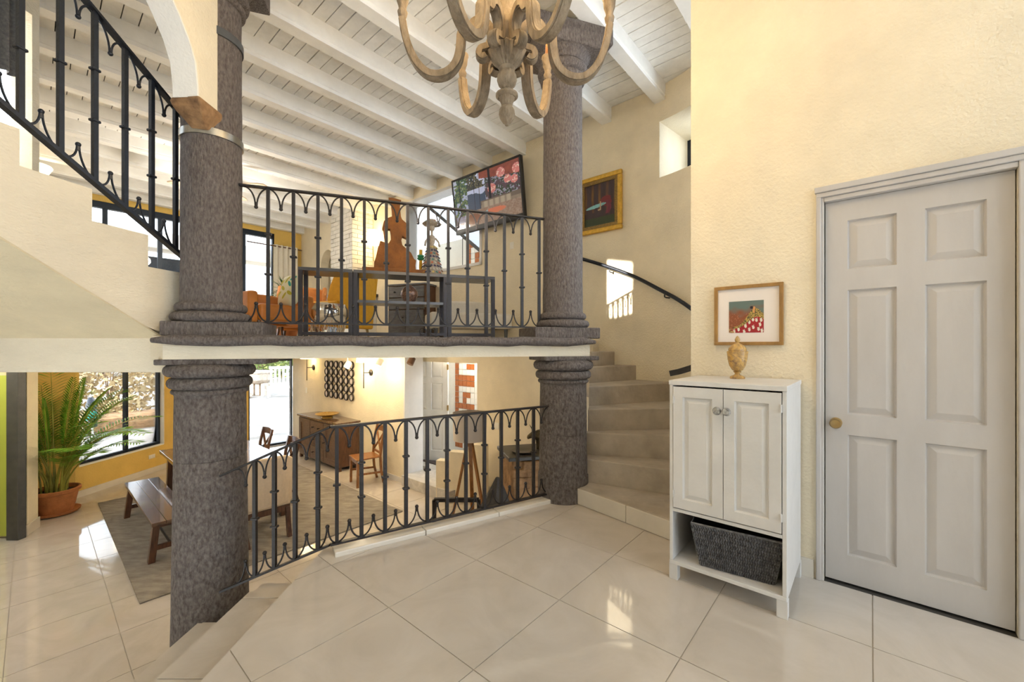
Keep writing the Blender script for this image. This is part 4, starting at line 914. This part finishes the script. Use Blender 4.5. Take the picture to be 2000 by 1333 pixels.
for s_ in (-1, 1):
    MB().tube([(.15, s_*.02, .22), (.15, s_*.06, .235), (.17, s_*.075, .275)], [.009, .007, .002], 8).build('horn', 'bronze', bl)
    for x in (-.09, .09): MB().tube([(x, s_*.035, .15), (x, s_*.04, .07), (x-.005, s_*.04, 0)], [.026, .014, .013], 8).build('leg', 'bronze', bl)
MB().tube([(-.13, 0, .19), (-.16, .01, .14), (-.155, .02, .06)], .006, 6).build('tail', 'bronze', bl)
tag(MB().lathe([(0, 0), (.11, .004), (.13, .02), (.12, .02), (0, .012)], 24, tuple(lo+ld*.16-ln*.15+Vector((0, 0, .101-L)))).build('shallow_dish', 'slate'), 'shallow dark dish lying on the slate ledge', 'dish')
rk = MB(); rr_ = []
for i in range(8):
    t = i/7; rr_.append([((.30*(1-t**1.6)+.02)*(1+.18*math.sin(k*1.9+i))*math.cos(k*math.pi/6)+.05*t, (.25*(1-t**1.6)+.02)*(1+.15*math.cos(k*2.3+i*.7))*math.sin(k*math.pi/6), .95*t) for k in range(12)])
rk.rings(rr_); ro = rk.build('boulder', 'rock', None, smooth=True); ro.location = (-.20, 4.26, L); tag(ro, 'dark grey boulder leaning against the stone ledge', 'rock')
lg = thing('guard_rail', 'low black steel guard rail behind the wrought iron railing', 'guard rail', (-.75, 3.98, L))
z_ = CH-(977-HZ)/F*4.0; MB().bar((-.75, 4.0, z_), (-.32, 4.0, z_), .035, .035).build('rail', 'iron', lg, world=True)
for x in (-.75, -.32): MB().bar((x, 4.0, L), (x, 4.0, z_), .035, .035).build('post', 'iron', lg, world=True)
# --- potted palm
pm = thing('potted_palm', 'tall green areca palm in a terracotta pot beside the dining window', 'plant', (-6.27, 5.70, L))
MB().lathe([(0, .012), (.215, .012), (.235, .03), (.24, .05), (.225, .05), (.20, .03), (0, .03)], 36).build('saucer', 'terracotta', pm, smooth=True)
MB().lathe([(0, .03), (.16, .03), (.175, .08), (.185, .12), (.187, .125), (.20, .20), (.202, .205), (.218, .29), (.222, .292), (.24, .30), (.245, .34), (.235, .35), (.215, .345), (.205, .29), (0, .29)], 40).build('pot', 'terracotta', pm, smooth=True)
MB().lathe([(0, .30), (.20, .30), (.20, .28)], 24).build('soil', 'soil', pm)
rp = random.Random(11)
for k in range(34):
    a = rp.uniform(0, 2*math.pi); lean = rp.uniform(.30, 1.0) if k > 5 else rp.uniform(.02, .15); ln_ = rp.uniform(1.25, 1.85)-lean*.35
    if math.cos(a) < -.3: lean *= .55
    dirv = Vector((math.cos(a), math.sin(a), 0)); b0 = dirv*rp.uniform(.02, .12)+Vector((rp.uniform(-.05, .05), rp.uniform(-.05, .05), .29)); P_ = []
    for i in range(15):
        t = i/14; P_.append(b0+dirv*(lean*t**1.7*ln_*.85)+Vector((0, 0, ln_*(t-.42*lean*t**3))))
    fr_ = MB().tube(P_, [.011*(1-.8*i/14)+.001 for i in range(15)], 5).build('stem', 'palm_stem', pm, smooth=True)
    lf = MB()
    for i in range(26):
        t = .40+.60*i/25; j = min(13, int(t*14)); p = P_[j].lerp(P_[j+1], t*14-j); tg = (P_[j+1]-P_[j]).normalized(); sdv = tg.cross(Vector((0, 0, 1)))
        sdv = sdv.normalized() if sdv.length > .05 else Vector((-dirv.y, dirv.x, 0)); ll = .27*math.sin(math.pi*min(1, (t-.36)/.66))**.7+.05
        for s_ in (-1, 1):
            d_ = (tg*.45+sdv*s_*.88+Vector((0, 0, .05))).normalized(); wv_ = d_.cross(Vector((0, 0, 1))).normalized()*.0105; e = p+d_*ll-Vector((0, 0, .10*ll)); mdl = p+d_*ll*.5
            lf.add([p, mdl+wv_, e, mdl-wv_], [(0, 1, 2, 3)])
    lf.build('frond', 'palm_green', fr_)
# ================================================================ MEZZANINE
RZ = RZD; c0, c1 = Vector((-2.264, 4.38, MZ)), Vector((-.199, 5.03, MZ)); cdv = (c1-c0).normalized(); cyv = Vector((-cdv.y, cdv.x, 0)); TL = (c1-c0).length; TH = .78
RZC = math.atan2(cdv.y, cdv.x)
def console(label, t0, t1, shelf):
    a, wdt = c0+cdv*(t0*TL), (t1-t0)*TL-.008; t = thing('console_table', label, 'table', a, RZC); lg_ = .042
    for x in (0, wdt-lg_):
        for y in (0, .38-lg_): MB().box(x, x+lg_, y, y+lg_, 0, TH-.035).build('leg', 'console', t)
    MB().box(0, wdt, 0, .38, TH-.035, TH).build('top', 'console_top', t, bev=.002)
    for y in (0, .38-.03): MB().box(lg_, wdt-lg_, y, y+.03, .06, .09).build('foot_rail', 'console', t)
    for x in (0.006, wdt-.036): MB().box(x, x+.03, lg_, .38-lg_, .06, .09).build('foot_rail', 'console', t)
    if shelf: MB().box(lg_*.3, wdt-lg_*.3, .01, .37, .42, .45).build('shelf', 'console_top', t)
    return t
console('black steel console table without shelf at the left behind the mezzanine railing', 0, .253, False)
console('black steel console table with a shelf carrying the rust sculpture', .253, .733, True)
console('black steel console table without shelf in front of the cream settee', .733, 1.0, False)
def on_console(t, y=.19, z=TH): return c0+cdv*(t*TL)+cyv*y+Vector((0, 0, z))
# rust torso sculpture
rsu = thing('rust_sculpture', 'rust coloured sheet metal torso sculpture on the middle console table', 'sculpture', on_console(.46, .17, TH+.001), RZC)
K = .00079; to = lambda x, y: ((x-375)*K, (1135-y)*K)     # outline drawn in sculpture space
MB().box(-.36, .36, -.10, .10, 0, .05).build('base', 'rust', rsu, bev=.006)
pts = [(75, 1115), (80, 990), (105, 905), (130, 780), (165, 670), (205, 500), (190, 490), (215, 380), (245, 340), (330, 300), (325, 200), (315, 120), (278, 30), (330, 25), (460, 50), (440, 140), (455, 290), (470, 330), (545, 390), (555, 470), (545, 610), (475, 580), (460, 640), (475, 710), (600, 815), (645, 905), (675, 925), (665, 1000), (672, 1150), (300, 1120)]
hole = [(300, 490), (275, 490), (235, 600), (230, 690), (280, 700), (315, 640), (310, 560)]
i0 = 4
body = pts[:5]+[(230, 690), (280, 700), (315, 640), (310, 560), (300, 490), (262, 490), (228, 600), (228, 688)]+pts[5:]
sc = MB(); q2 = smooth_path(pts, 2); sc.extrude([(to(x, y)[0], -.045, max(.045, to(x, y)[1])) for x, y in body], (0, .09, 0)); sc.build('torso', 'rust', rsu, bev=.008)
# skeleton lady figurine
sk = thing('skirted_figurine', 'clay lady figurine with wide hat and tiers of coloured flowers on the console', 'figurine', on_console(.655, .15, TH+.001), RZC); hh = .0
rows = 9; petal = {}
for i in range(6):
    b = MB().add([(0, 0, 0), (.018, -.016, -.02), (.028, 0, -.036), (.018, .016, -.02), (.008, 0, -.018)], [(0, 1, 4), (0, 4, 3), (1, 2, 4), (2, 3, 4), (0, 3, 2, 1)]); me = bpy.data.meshes.new('petal'); me.from_pydata(b.v, [], b.f); me.materials.append(MATS['petal%d' % i]); petal[i] = me
MB().lathe([(.125, 0), (.10, .12), (.07, .26), (.035, .36), (.02, .37)], 24).build('skirt', 'skin_clay', sk, smooth=True)
rp = random.Random(5)
for r in range(rows):
    z = .035+.038*r; rad = .128-.0098*r; n = max(9, 20-r)
    for k in range(n):
        a = 2*math.pi*(k+.5*(r % 2))/n; obj('petal', petal[[2, 4, 1, 0, 3, 1, 0, 1, 2][r] if rp.random() > .25 else rp.randrange(6)], sk, loc=(rad*math.cos(a)*.92, rad*math.sin(a)*.92, z+.01), rot=(0, 0, a))
MB().lathe([(.022, .36), (.036, .40), (.042, .44), (.034, .47), (.014, .485), (.013, .54)], 16).build('bodice', 'skin_clay', sk, smooth=True)
for s_ in (-1, 1): MB().tube([(s_*.04, 0, .45), (s_*.075, -.02, .40), (s_*.085, -.04, .345)], .012, 8).build('arm', 'skin_clay', sk, smooth=True)
MB().ball((0, 0, .57), .035, 14, 1.2).build('head', 'skin_clay', sk, smooth=True)
MB().lathe([(0, .59), (.10, .60), (.115, .615), (.10, .63), (.05, .635), (.048, .665), (0, .675)], 24).build('hat', 'skin_clay', sk, smooth=True)
for k in range(7): obj('hat_flower', petal[k % 6], sk, loc=(.05*math.cos(k), -.06+.03*math.sin(k*2), .64), rot=(k, .4*k, k))
# small totem candle
cn = thing('candlestick', 'small green and yellow candlestick between sculpture and figurine', 'candlestick', on_console(.60, .29, TH+.001))
MB().lathe([(.035, 0), (.035, .02), (.015, .03), (.022, .12), (.018, .20)], 16).build('stem', 'candle_yellow', cn, smooth=True); MB().lathe([(.02, .2), (.04, .215), (.045, .23), (.03, .24), (.042, .25), (.04, .262), (.018, .27)], 18).build('cup', 'candle_green', cn, smooth=True); MB().lathe([(.02, .262), (.02, .33), (0, .332)], 14).build('candle', 'candle_yellow', cn)
vs_ = thing('mosaic_vase', 'round brown mosaic vase on the shelf of the middle console', 'vase', on_console(.535, .2, .451))
MB().lathe([(0, 0), (.04, 0), (.075, .03), (.10, .09), (.097, .13), (.07, .175), (.035, .20), (.03, .21), (.024, .2)], 28).build('vase_body', 'mosaic', vs_, smooth=True)
# chrome drum
cd_ = thing('chrome_drum', 'polished chrome drum side table with wire base behind the left console', 'side table', (-2.44, 5.5, MZ))
MB().lathe([(.15, .24), (.22, .26), (.25, .33), (.25, .42), (.22, .49), (.14, .51), (0, .51)], 40).build('drum', 'chrome', cd_, smooth=True)
wb = MB()
for k in range(20):
    for s_ in (-1, 1): wb.tube([(.23*math.cos(2*math.pi*(k/20)), .23*math.sin(2*math.pi*(k/20)), .27), (.17*math.cos(2*math.pi*(k/20+s_*.06)), .17*math.sin(2*math.pi*(k/20+s_*.06)), .02)], .004, 5)
wb.tube([(.17*math.cos(x*.3), .17*math.sin(x*.3), .012) for x in range(21)], .008, 6, closed=True); wb.build('wire_base', 'chrome', cd_)
def armchair(label, loc, rz, m, leg_m, bh=.95, wing=True):
    t = thing('armchair', label, 'armchair', loc, rz)
    MB().box(-.30, .32, -.28, .28, .24, .44).build('seat', m, t, bev=.04, seg=3)
    rs = []
    for i in range(9):
        y = -.34+.68*i/8; k = abs(y)/.34; rs.append([(-.40+.05*k, y, .20), (-.26+.06*k, y, .20), (-.34+.07*k, y, bh-.05*k*k), (-.45+.05*k, y, bh-.05*k*k)])
    MB().rings(rs).build('backrest', m, t, bev=.03, seg=3)
    for s_ in (-1, 1):
        MB().box(-.30, .30, s_*.335-.055, s_*.335+.055, .22, .58).build('armrest', m, t, bev=.03, seg=3)
        if wing: MB().extrude([(-.36, s_*.34-.03, .55), (-.10, s_*.34-.03, .58), (-.16, s_*.34-.03, .80), (-.28, s_*.34-.03, bh), (-.42, s_*.34-.03, bh)], (0, .06, 0)).build('wing', m, t, bev=.02, seg=3)
        for x in (-.28, .26): MB().tube([(x, s_*.26, .24), (x*1.12, s_*.29, 0)], [.022, .012], 8).build('leg', leg_m, t)
    return t
oc = armchair('orange leather armchair holding a leaf patterned cushion near the left column', (-3.02, 5.2, MZ), math.radians(-35), 'orange_leather', 'dark_wood', .62, False)
armchair('orange leather wing chair behind the chrome drum', (-3.45, 6.75, MZ), math.radians(-70), 'orange_leather', 'dark_wood', .95)
armchair('mustard yellow wing chair with slim brass legs behind the middle console', (-2.60, 6.25, MZ), math.radians(160), 'yellow_fabric', 'brass', 1.02)
cu_ = thing('cushion', 'cream cushion with yellow and teal leaves on the orange armchair', 'cushion', (-2.80, 5.14, MZ+.43), rot=(math.radians(-14), 0, math.radians(-35)))
cb_ = MB(); g = 10; vv = []
for sgn in (1, -1):
    for j in range(g+1):
        for i in range(g+1):
            x, y = i/g*2-1, j/g*2-1; vv.append((x*.19, -sgn*.07*((1-x**4)*(1-y**4))**.5, .21+y*.21))
n_ = (g+1)**2
cb_.add(vv, [(j*(g+1)+i, j*(g+1)+i+1, (j+1)*(g+1)+i+1, (j+1)*(g+1)+i) for j in range(g) for i in range(g)]+[(n_+j*(g+1)+i, n_+(j+1)*(g+1)+i, n_+(j+1)*(g+1)+i+1, n_+j*(g+1)+i+1) for j in range(g) for i in range(g)]); cb_.build('cover', 'pillow', cu_, smooth=True)
for x, z, a, mm in ((-.12, .30, .6, 'leaf_yellow'), (-.05, .22, -.5, 'leaf_yellow'), (-.12, .15, .5, 'leaf_yellow'), (.0, .33, .9, 'leaf_yellow'), (.08, .27, -.7, 'leaf_teal'), (.12, .34, .4, 'leaf_teal'), (.02, .12, .8, 'leaf_yellow'), (.12, .15, -.4, 'leaf_yellow')):
    pts_ = [(x+.055*math.cos(t)*math.cos(a)-.022*math.sin(t)*math.sin(a), z+.055*math.cos(t)*math.sin(a)+.022*math.sin(t)*math.cos(a)) for t in [k*math.pi/6 for k in range(12)]]
    MB().add([(p, -.0015-.07*max(0, (1-((p)/.21)**4)*(1-((q-.21)/.21)**4))**.5, q) for p, q in pts_], [tuple(range(12))]).build('leaf_print', mm, cu_)
ds = thing('dresser', 'grey painted dresser with dark wooden side behind the console tables', 'dresser', (-1.78, 6.95, MZ), math.radians(-20))
MB().box(-.36, .36, .02, .46, .06, .96).build('body', 'dresser_side', ds); MB().box(-.385, .385, -.01, .48, .96, .99).build('top_board', 'dresser', ds, bev=.004)
MB().box(-.38, .38, .0, .47, 0, .07).build('plinth', 'dresser', ds)
for k in range(2):
    d_ = MB().box(-.345, .345, -.012, .02, .56+.2*k, .745+.2*k).build('drawer', 'dresser', ds, bev=.005)
    for x in (-.2, .2): MB().tube([(x, -.012, .65+.2*k), (x, -.035, .65+.2*k)], .007, 6).ball((x, -.04, .65+.2*k), .015).build('knob', 'iron', d_)
for s_ in (-1, 1):
    d_ = MB().box(min(s_*.004, s_*.345), max(s_*.004, s_*.345), -.012, .02, .09, .545).build('door', 'dresser', ds, bev=.005); MB().tube([(s_*.04, -.012, .42), (s_*.04, -.035, .42)], .007, 6).ball((s_*.04, -.04, .42), .015).build('knob', 'iron', d_)
se = thing('settee', 'cream upholstered settee with curved low back under the television', 'settee', (-.62, 5.98, MZ), math.radians(20))
MB().box(-.60, .56, -.30, .25, .18, .40).build('seat', 'cream_fabric', se, bev=.04, seg=3)
rs = []
for i in range(13):
    x = -.42+1.02*i/12; y = .20-.10*((x-.1)/.5)**2; rs.append([(x, y, .36), (x, y+.14, .36), (x, y+.15, .57+.04*math.cos((x-.05)*2.6)), (x, y+.02, .57+.04*math.cos((x-.05)*2.6))])
MB().rings(rs).build('backrest', 'cream_fabric', se, bev=.035, seg=3)
for x in (-.52, .48):
    for y in (-.24, .2): MB().tube([(x, y, .18), (x, y, 0)], [.03, .02], 8).build('leg', 'steel_grey', se)
# white painted brick chimney
cm = thing('brick_chimney', 'white painted brick chimney breast above the fireplace', 'chimney', W(8.16, 4.3, MZ), RUV)
uc0, uc1, vc0 = 7.70, 8.60, 4.10; zb0 = 2.30
MB().uvbox(uc0+.02, uc1-.02, vc0+.02, VW, zb0, CZ).build('core', 'brick_joint', cm, world=True)
MB().uvbox(uc0-.15, uc1+.05, vc0-.12, VW, MZ, zb0).build('hearth_wall', 'white_plaster', cm, world=True, bev=.01); MB().uvbox(uc0+.1, uc1-.15, vc0-.13, vc0-.1, MZ, 1.95).build('firebox', 'black', cm, world=True); MB().uvbox(uc0-.2, uc1+.05, vc0-.17, VW, zb0-.04, zb0+.02).build('mantel', 'slate', cm, world=True)
bh_, bl_ = .085, .225; meshes = {}
def brick_mesh(l):
    key = round(l, 3)
    if key not in meshes:
        b = MB().box(-l/2+.004, l/2-.004, -.0, .035, .004, bh_-.004); me = bpy.data.meshes.new('brick'); me.from_pydata(b.v, [], b.f); me.materials.append(MATS['brick_white']); meshes[key] = me
    return meshes[key]
nrow = int((CZ-zb0)/bh_)
for r in range(nrow):
    z = zb0+.02+r*bh_
    for face in (0, 1):
        ln_ = (uc1-uc0) if face == 0 else (VW-vc0); x = -bl_/2 if r % 2 else 0
        while x < ln_-.01:
            a, b = max(0, x), min(ln_, x+bl_); x += bl_
            if b-a < .03: continue
            l = round((b-a)/.0375)*.0375; mid = (a+b)/2; jit = rp.uniform(-.006, .004)
            p = W(uc0+mid, vc0+jit, z) if face == 0 else W(uc0+jit, vc0+mid, z)
            ang = RUV+math.pi/2 if face == 0 else RUV
            inv = wm(cm).inverted(); q = inv @ p
            o = obj('brick', brick_mesh(l), cm, loc=q, rot=(0, 0, ang-RUV+(math.pi if face == 0 else 0)))
# wall lamp beside chimney, curtain, dracaena, fan
ws = thing('wall_sconce', 'lit wall lamp with white shade right of the brick chimney', 'wall lamp', W(7.45, VW, 2.95), RUV)
MB(Matrix.Rotation(-math.pi/2, 4, 'Y')).lathe([(0, 0), (.05, 0), (.05, .02), (0, .022)], 20).build('backplate', 'brass', ws); MB().tube([(0, 0, 0), (-.14, 0, .02), (-.15, 0, .35)], .009, 8).build('arm', 'brass', ws); MB().lathe([(.13, .34), (.095, .62), (.09, .62), (.125, .34)], 24, (-.15, 0, 0)).build('lamp_shade', 'lit_shade', ws, smooth=True)
lamp('wall_lamp_light', 'POINT', W(7.45, VW-.15, 3.42), 1.8, (1, .78, .45), .05)
ctn = thing('curtain', 'long cream eyelet curtain beside the glazed doors', 'curtain', W(UF-.12, 3.86, MZ), RUV)
def drape(w0_, w1_, z0, z1, folds, amp):
    rs = []; n = folds*8
    m = MB(); A = []
    for j, z in enumerate((z0, (z0+z1)/2, z1)):
        for i in range(n+1):
            t = i/n; A.append((w0_+(w1_-w0_)*t, amp*math.sin(t*folds*2*math.pi)*(1-.15*j), z))
    B = [(p[0], p[1]+.006, p[2]) for p in A]; N_ = len(A); k = n+1
    m.add(A+B, [(j*k+i, j*k+i+1, (j+1)*k+i+1, (j+1)*k+i) for j in range(2) for i in range(n)]+[(N_+j*k+i, N_+(j+1)*k+i, N_+(j+1)*k+i+1, N_+j*k+i+1) for j in range(2) for i in range(n)]); return m
drape(-.27, .27, .02, 2.28, 5, .045).build('cloth', 'curtain', ctn, smooth=True); MB().tube([(-.8, 0, 2.24), (.36, 0, 2.24)], .014, 8).build('curtain_rod', 'dresser_side', ctn)
gct = thing('curtain', 'dark grey sheer curtain at the stair window in the top left corner', 'curtain', (-3.33, 2.70, 3.08), math.pi/2)
drape(-.12, .12, 0, 1.0, 3, .03).build('cloth', 'curtain_grey', gct, smooth=True); MB().tube([(-.5, 0, .98), (.2, 0, .98)], .012, 8).build('curtain_rod', 'iron', gct)
dp = thing('dracaena', 'spiky green dracaena in a terracotta pot by the curtain', 'plant', (-3.95, 7.25, MZ))
MB().lathe([(0, 0), (.14, 0), (.19, .26), (.20, .30), (.18, .30), (0, .26)], 24).build('pot', 'terracotta', dp, smooth=True); MB().tube([(0, 0, .2), (.02, 0, .55), (0, .02, .85)], .025, 8).build('trunk', 'bark', dp)
for k in range(60):
    a = k*2.4; el = rp.uniform(-.1, 1.35); d_ = Vector((math.cos(a)*math.cos(el), math.sin(a)*math.cos(el), math.sin(el))); s_ = Vector((-math.sin(a), math.cos(a), 0))*.016; o_ = Vector((0, .02, .82)); l_ = rp.uniform(.38, .55)
    MB().add([o_-s_*.4, o_+d_*l_*.5-s_, o_+d_*l_-Vector((0, 0, .12)), o_+d_*l_*.5+s_, o_+s_*.4], [(0, 1, 2, 3, 4)]).build('leaf', 'grass_green', dp)
fn = thing('ceiling_fan', 'pale ceiling fan blade showing right of the strapped column', 'ceiling fan', (-4.40, 6.2, 3.70))
for k in range(4):
    a = math.radians(4+90*k); R_ = Matrix.Rotation(a, 4, 'Z'); MB(R_).prism([(.12, -.04), (.60, -.075), (.68, -.05), (.69, .05), (.60, .08), (.12, .05)], -.008, .008).build('blade', 'linen', fn)
MB().lathe([(0, -.08), (.08, -.07), (.11, 0), (.10, .06), (.03, .08), (.015, .1), (.015, CZ-3.70)], 24).build('motor', 'white_paint', fn, smooth=True)
MB().lathe([(0, -.19), (.08, -.17), (.11, -.10), (.08, -.07), (0, -.07)], 20).build('light_bowl', 'lit_shade', fn, smooth=True)  # bowl and its light added to the fan, out of view, to brighten the mezzanine
lamp('fan_light', 'POINT', (-4.40, 6.2, 3.40), 30, (1, .94, .85), .12)
pn_ = thing('ceiling_lamp', 'small glowing flush ceiling lamp seen under the stair railing', 'ceiling lamp', W(9.0, .02, 3.86))
MB().lathe([(0, -.16), (.12, -.12), (.17, -.02), (.16, 0), (0, 0)], 24).build('glass_bowl', 'lit_shade', pn_, smooth=True); MB().lathe([(.06, 0), (.06, .03), (.02, .04), (.02, .3)], 16).build('mount', 'brass', pn_)
# ================================================================ OUTSIDE
struct('ground', MB().box(-70, 40, 4, 90, L-.3, L-.06).box(-70, -6.9, -20, 4, L-.3, L-.06), 'gravel')
tc = thing('terrace_column', 'grey stone terrace column seen through the upper glass door', 'column', W(UF+1.6, 3.05, L-.06))
MB().lathe([(.24, 0), (.24, 4.2), (.29, 4.25), (.29, 4.35)], 28).build('shaft', 'concrete', tc, smooth=True); MB().box(-.34, .34, -.34, .34, 4.35, 4.5).build('capital_block', 'concrete', tc)
tag(MB().uvbox(UF+1.3, UF+1.9, -3.0, 5.0, L+4.45, L+4.8).build('terrace_beam', 'white_plaster'), 'pale beam carried by the terrace column outside', 'beam')
tag(MB().bar(W(UF+1.6, -3, 3.1), W(UF+1.6, 2.2, 3.1), .18, .3).build('pergola_beam', 'frame_blue'), 'dark pergola beam outside the glazed doors at upper left', 'beam')
ro_ = random.Random(21)
def bush(label, name, loc, rx, rz_, m, n=500, leaf=.12, cat='bush', stems=True, group=None):
    t = thing(name, label, cat, loc, 0, group); f = MB()
    for k in range(n):
        while True:
            p = Vector((ro_.uniform(-1, 1), ro_.uniform(-1, 1), ro_.uniform(-1, 1)))
            if .35 < p.length < 1: break
        p = Vector((p.x*rx, p.y*rx, rz_+p.z*rz_)); a = Vector((ro_.uniform(-1, 1), ro_.uniform(-1, 1), ro_.uniform(-.6, 1))).normalized(); b = a.orthogonal().normalized()
        s_ = leaf*ro_.uniform(.5, 1.2); f.add([p, p+a*s_*.5+b*s_*.22, p+a*s_, p+a*s_*.5-b*s_*.22], [(0, 1, 2, 3)])
    f.build('foliage', m, t)
    if stems:
        for k in range(6): MB().tube([(0, 0, 0), (ro_.uniform(-.4, .4)*rx, ro_.uniform(-.4, .4)*rx, rz_*1.3)], [.035, .01], 5).build('stem', 'bark', t)
bush('yellow green tree behind the stone planter outside the glass door', 'tree', at(505, 740, 27)*1+Vector((0, 0, L-.06-at(505, 740, 27).z)), 2.2, 2.1, 'bush_green', 1500, .35, 'tree')
bush('pale green hedge behind the white slatted bench outside', 'hedge', Vector((*at(552, 740, 30)[:2], L-.06)), 2.0, 1.9, 'bush_green', 1300, .35, 'hedge')
bush('dry golden bush filling the right pane of the dining window', 'bush', (-13.2, 13.6, L-.06), 1.6, 1.25, 'bush_dry', 1600, .22)
bush('dry straw coloured bush seen through the left pane of the dining window', 'bush', (-15.6, 13.6, L-.06), 1.5, 1.2, 'bush_dry', 1300, .22)
bush('low tuft of golden grass below the dry bush outside the window', 'grass_tuft', (-11.8, 12.6, L-.06), .6, .4, 'bush_dry', 500, .2, 'grass', False)
for k, (px, d, r_, m, lab) in enumerate(((200, 34, 4.5, 'bush_green', 'dark distant tree left of the dining window view'), (330, 36, 4.5, 'bush_green', 'distant tree hidden partly by the strapped column'), (520, 42, 4.5, 'bush_green', 'large distant tree on the horizon behind the planter'))):
    p = at(px, 677, d); bush(lab, 'tree', (p.x, p.y, L-.06), r_, r_*.7, m, 1500, .8, 'tree')
p = at(503, 772, 20); pt = thing('stone_planter', 'large carved round stone planter on a pedestal in the yard', 'planter', (p.x, p.y, L-.06))
MB().lathe([(0, .55), (.45, .6), (.6, .75), (.62, 1.05), (.68, 1.08), (.68, 1.18), (.6, 1.18), (.5, 1.0), (0, 1.0)], 32).build('bowl', 'field_stone', pt, smooth=True)
for k in range(4): MB().box(-.5+.27*k, -.5+.27*k+.18, -.25, .25, 0, .6).build('pedestal_block', 'field_stone', pt)
p = at(549, 770, 19.5); wbn = thing('garden_bench', 'white slatted garden bench beyond the glass door', 'bench', (p.x, p.y, L-.06), math.radians(20))
for k in range(6): MB().box(-.45+.17*k, -.45+.17*k+.08, 0, .04, .5, 1.35).build('back_slat', 'metal_white', wbn)
MB().box(-.5, .55, -.02, .06, 1.3, 1.42).box(-.5, .55, -.45, .05, .42, .5).build('seat', 'metal_white', wbn)
for x in (-.47, .47):
    for y in (-.4, 0): MB().box(x-.03, x+.03, y, y+.05, 0, .45).build('leg', 'metal_white', wbn)
for k, (x, y, s_) in enumerate(((-14.2, 18.9, .5), (-13.4, 18.7, .35), (-12.3, 18.8, .45))):
    m = MB(); m.ball((0, 0, .1), s_, 10, .6); m.v = [(a*(1+.15*math.sin(9*b+k)), b, c+.06*math.sin(7*a)) for a, b, c in m.v]; o = m.build('garden_rock', 'field_stone', None, smooth=True); o.location = (x, y, L-.02); tag(o, ['largest pale garden rock below the stone planter', 'smallest pale garden rock in the middle below the planter', 'pale garden rock below the white bench'][k], 'rock')
bkm = MB(); bkm.box(-3, 3, -.4, .8, -.1, .45); o = bkm.build('earth_bank', 'rubble', None, bev=.2); o.location = (-11.6, 11.4, L-.1); o.rotation_euler = (0, 0, .9); tag(o, 'low bare earth bank outside the dining window', 'earth bank')
for k, (x, y) in enumerate(((-8.5, 7.6), (-8.75, 8.35))):
    t = thing('wire_chair', ['white wire garden chair outside the left window pane', 'white wire garden chair outside the window beside the mullion'][k], 'chair', (x, y, L-.06), math.radians(200))
    arcp = [(0, .22*math.cos(a), .45+.36*math.sin(a)) for a in [i*math.pi/10 for i in range(11)]]; MB().tube(arcp, .012, 6).build('back_hoop', 'metal_white', t); MB().tube([(.2+.22*math.cos(a), .22*math.sin(a), .45) for a in [i*math.pi/8 for i in range(16)]], .012, 6, closed=True).build('seat_ring', 'metal_white', t)
    for a, b in ((.02, .2), (.02, -.2), (.38, .16), (.38, -.16)): MB().tube([(a, b, .45), (a, b*1.1, 0)], .011, 6).build('leg', 'metal_white', t)
t = thing('garden_parasol', 'folded blue and white garden parasol leaning outside the dining window', 'parasol', (-9.7, 9.6, L-.06), rot=(math.radians(-20), math.radians(-25), 0))
MB().lathe([(0, .5), (.09, .55), (.10, 1.1), (.05, 1.3), (0, 1.32)], 12).build('canopy', 'frame_blue', t, smooth=True); MB().lathe([(.102, .7), (.105, .9)], 12).build('stripe', 'leaf_teal', t); MB().tube([(0, 0, 0), (0, 0, 1.4)], .018, 8).build('pole', 'metal_white', t)
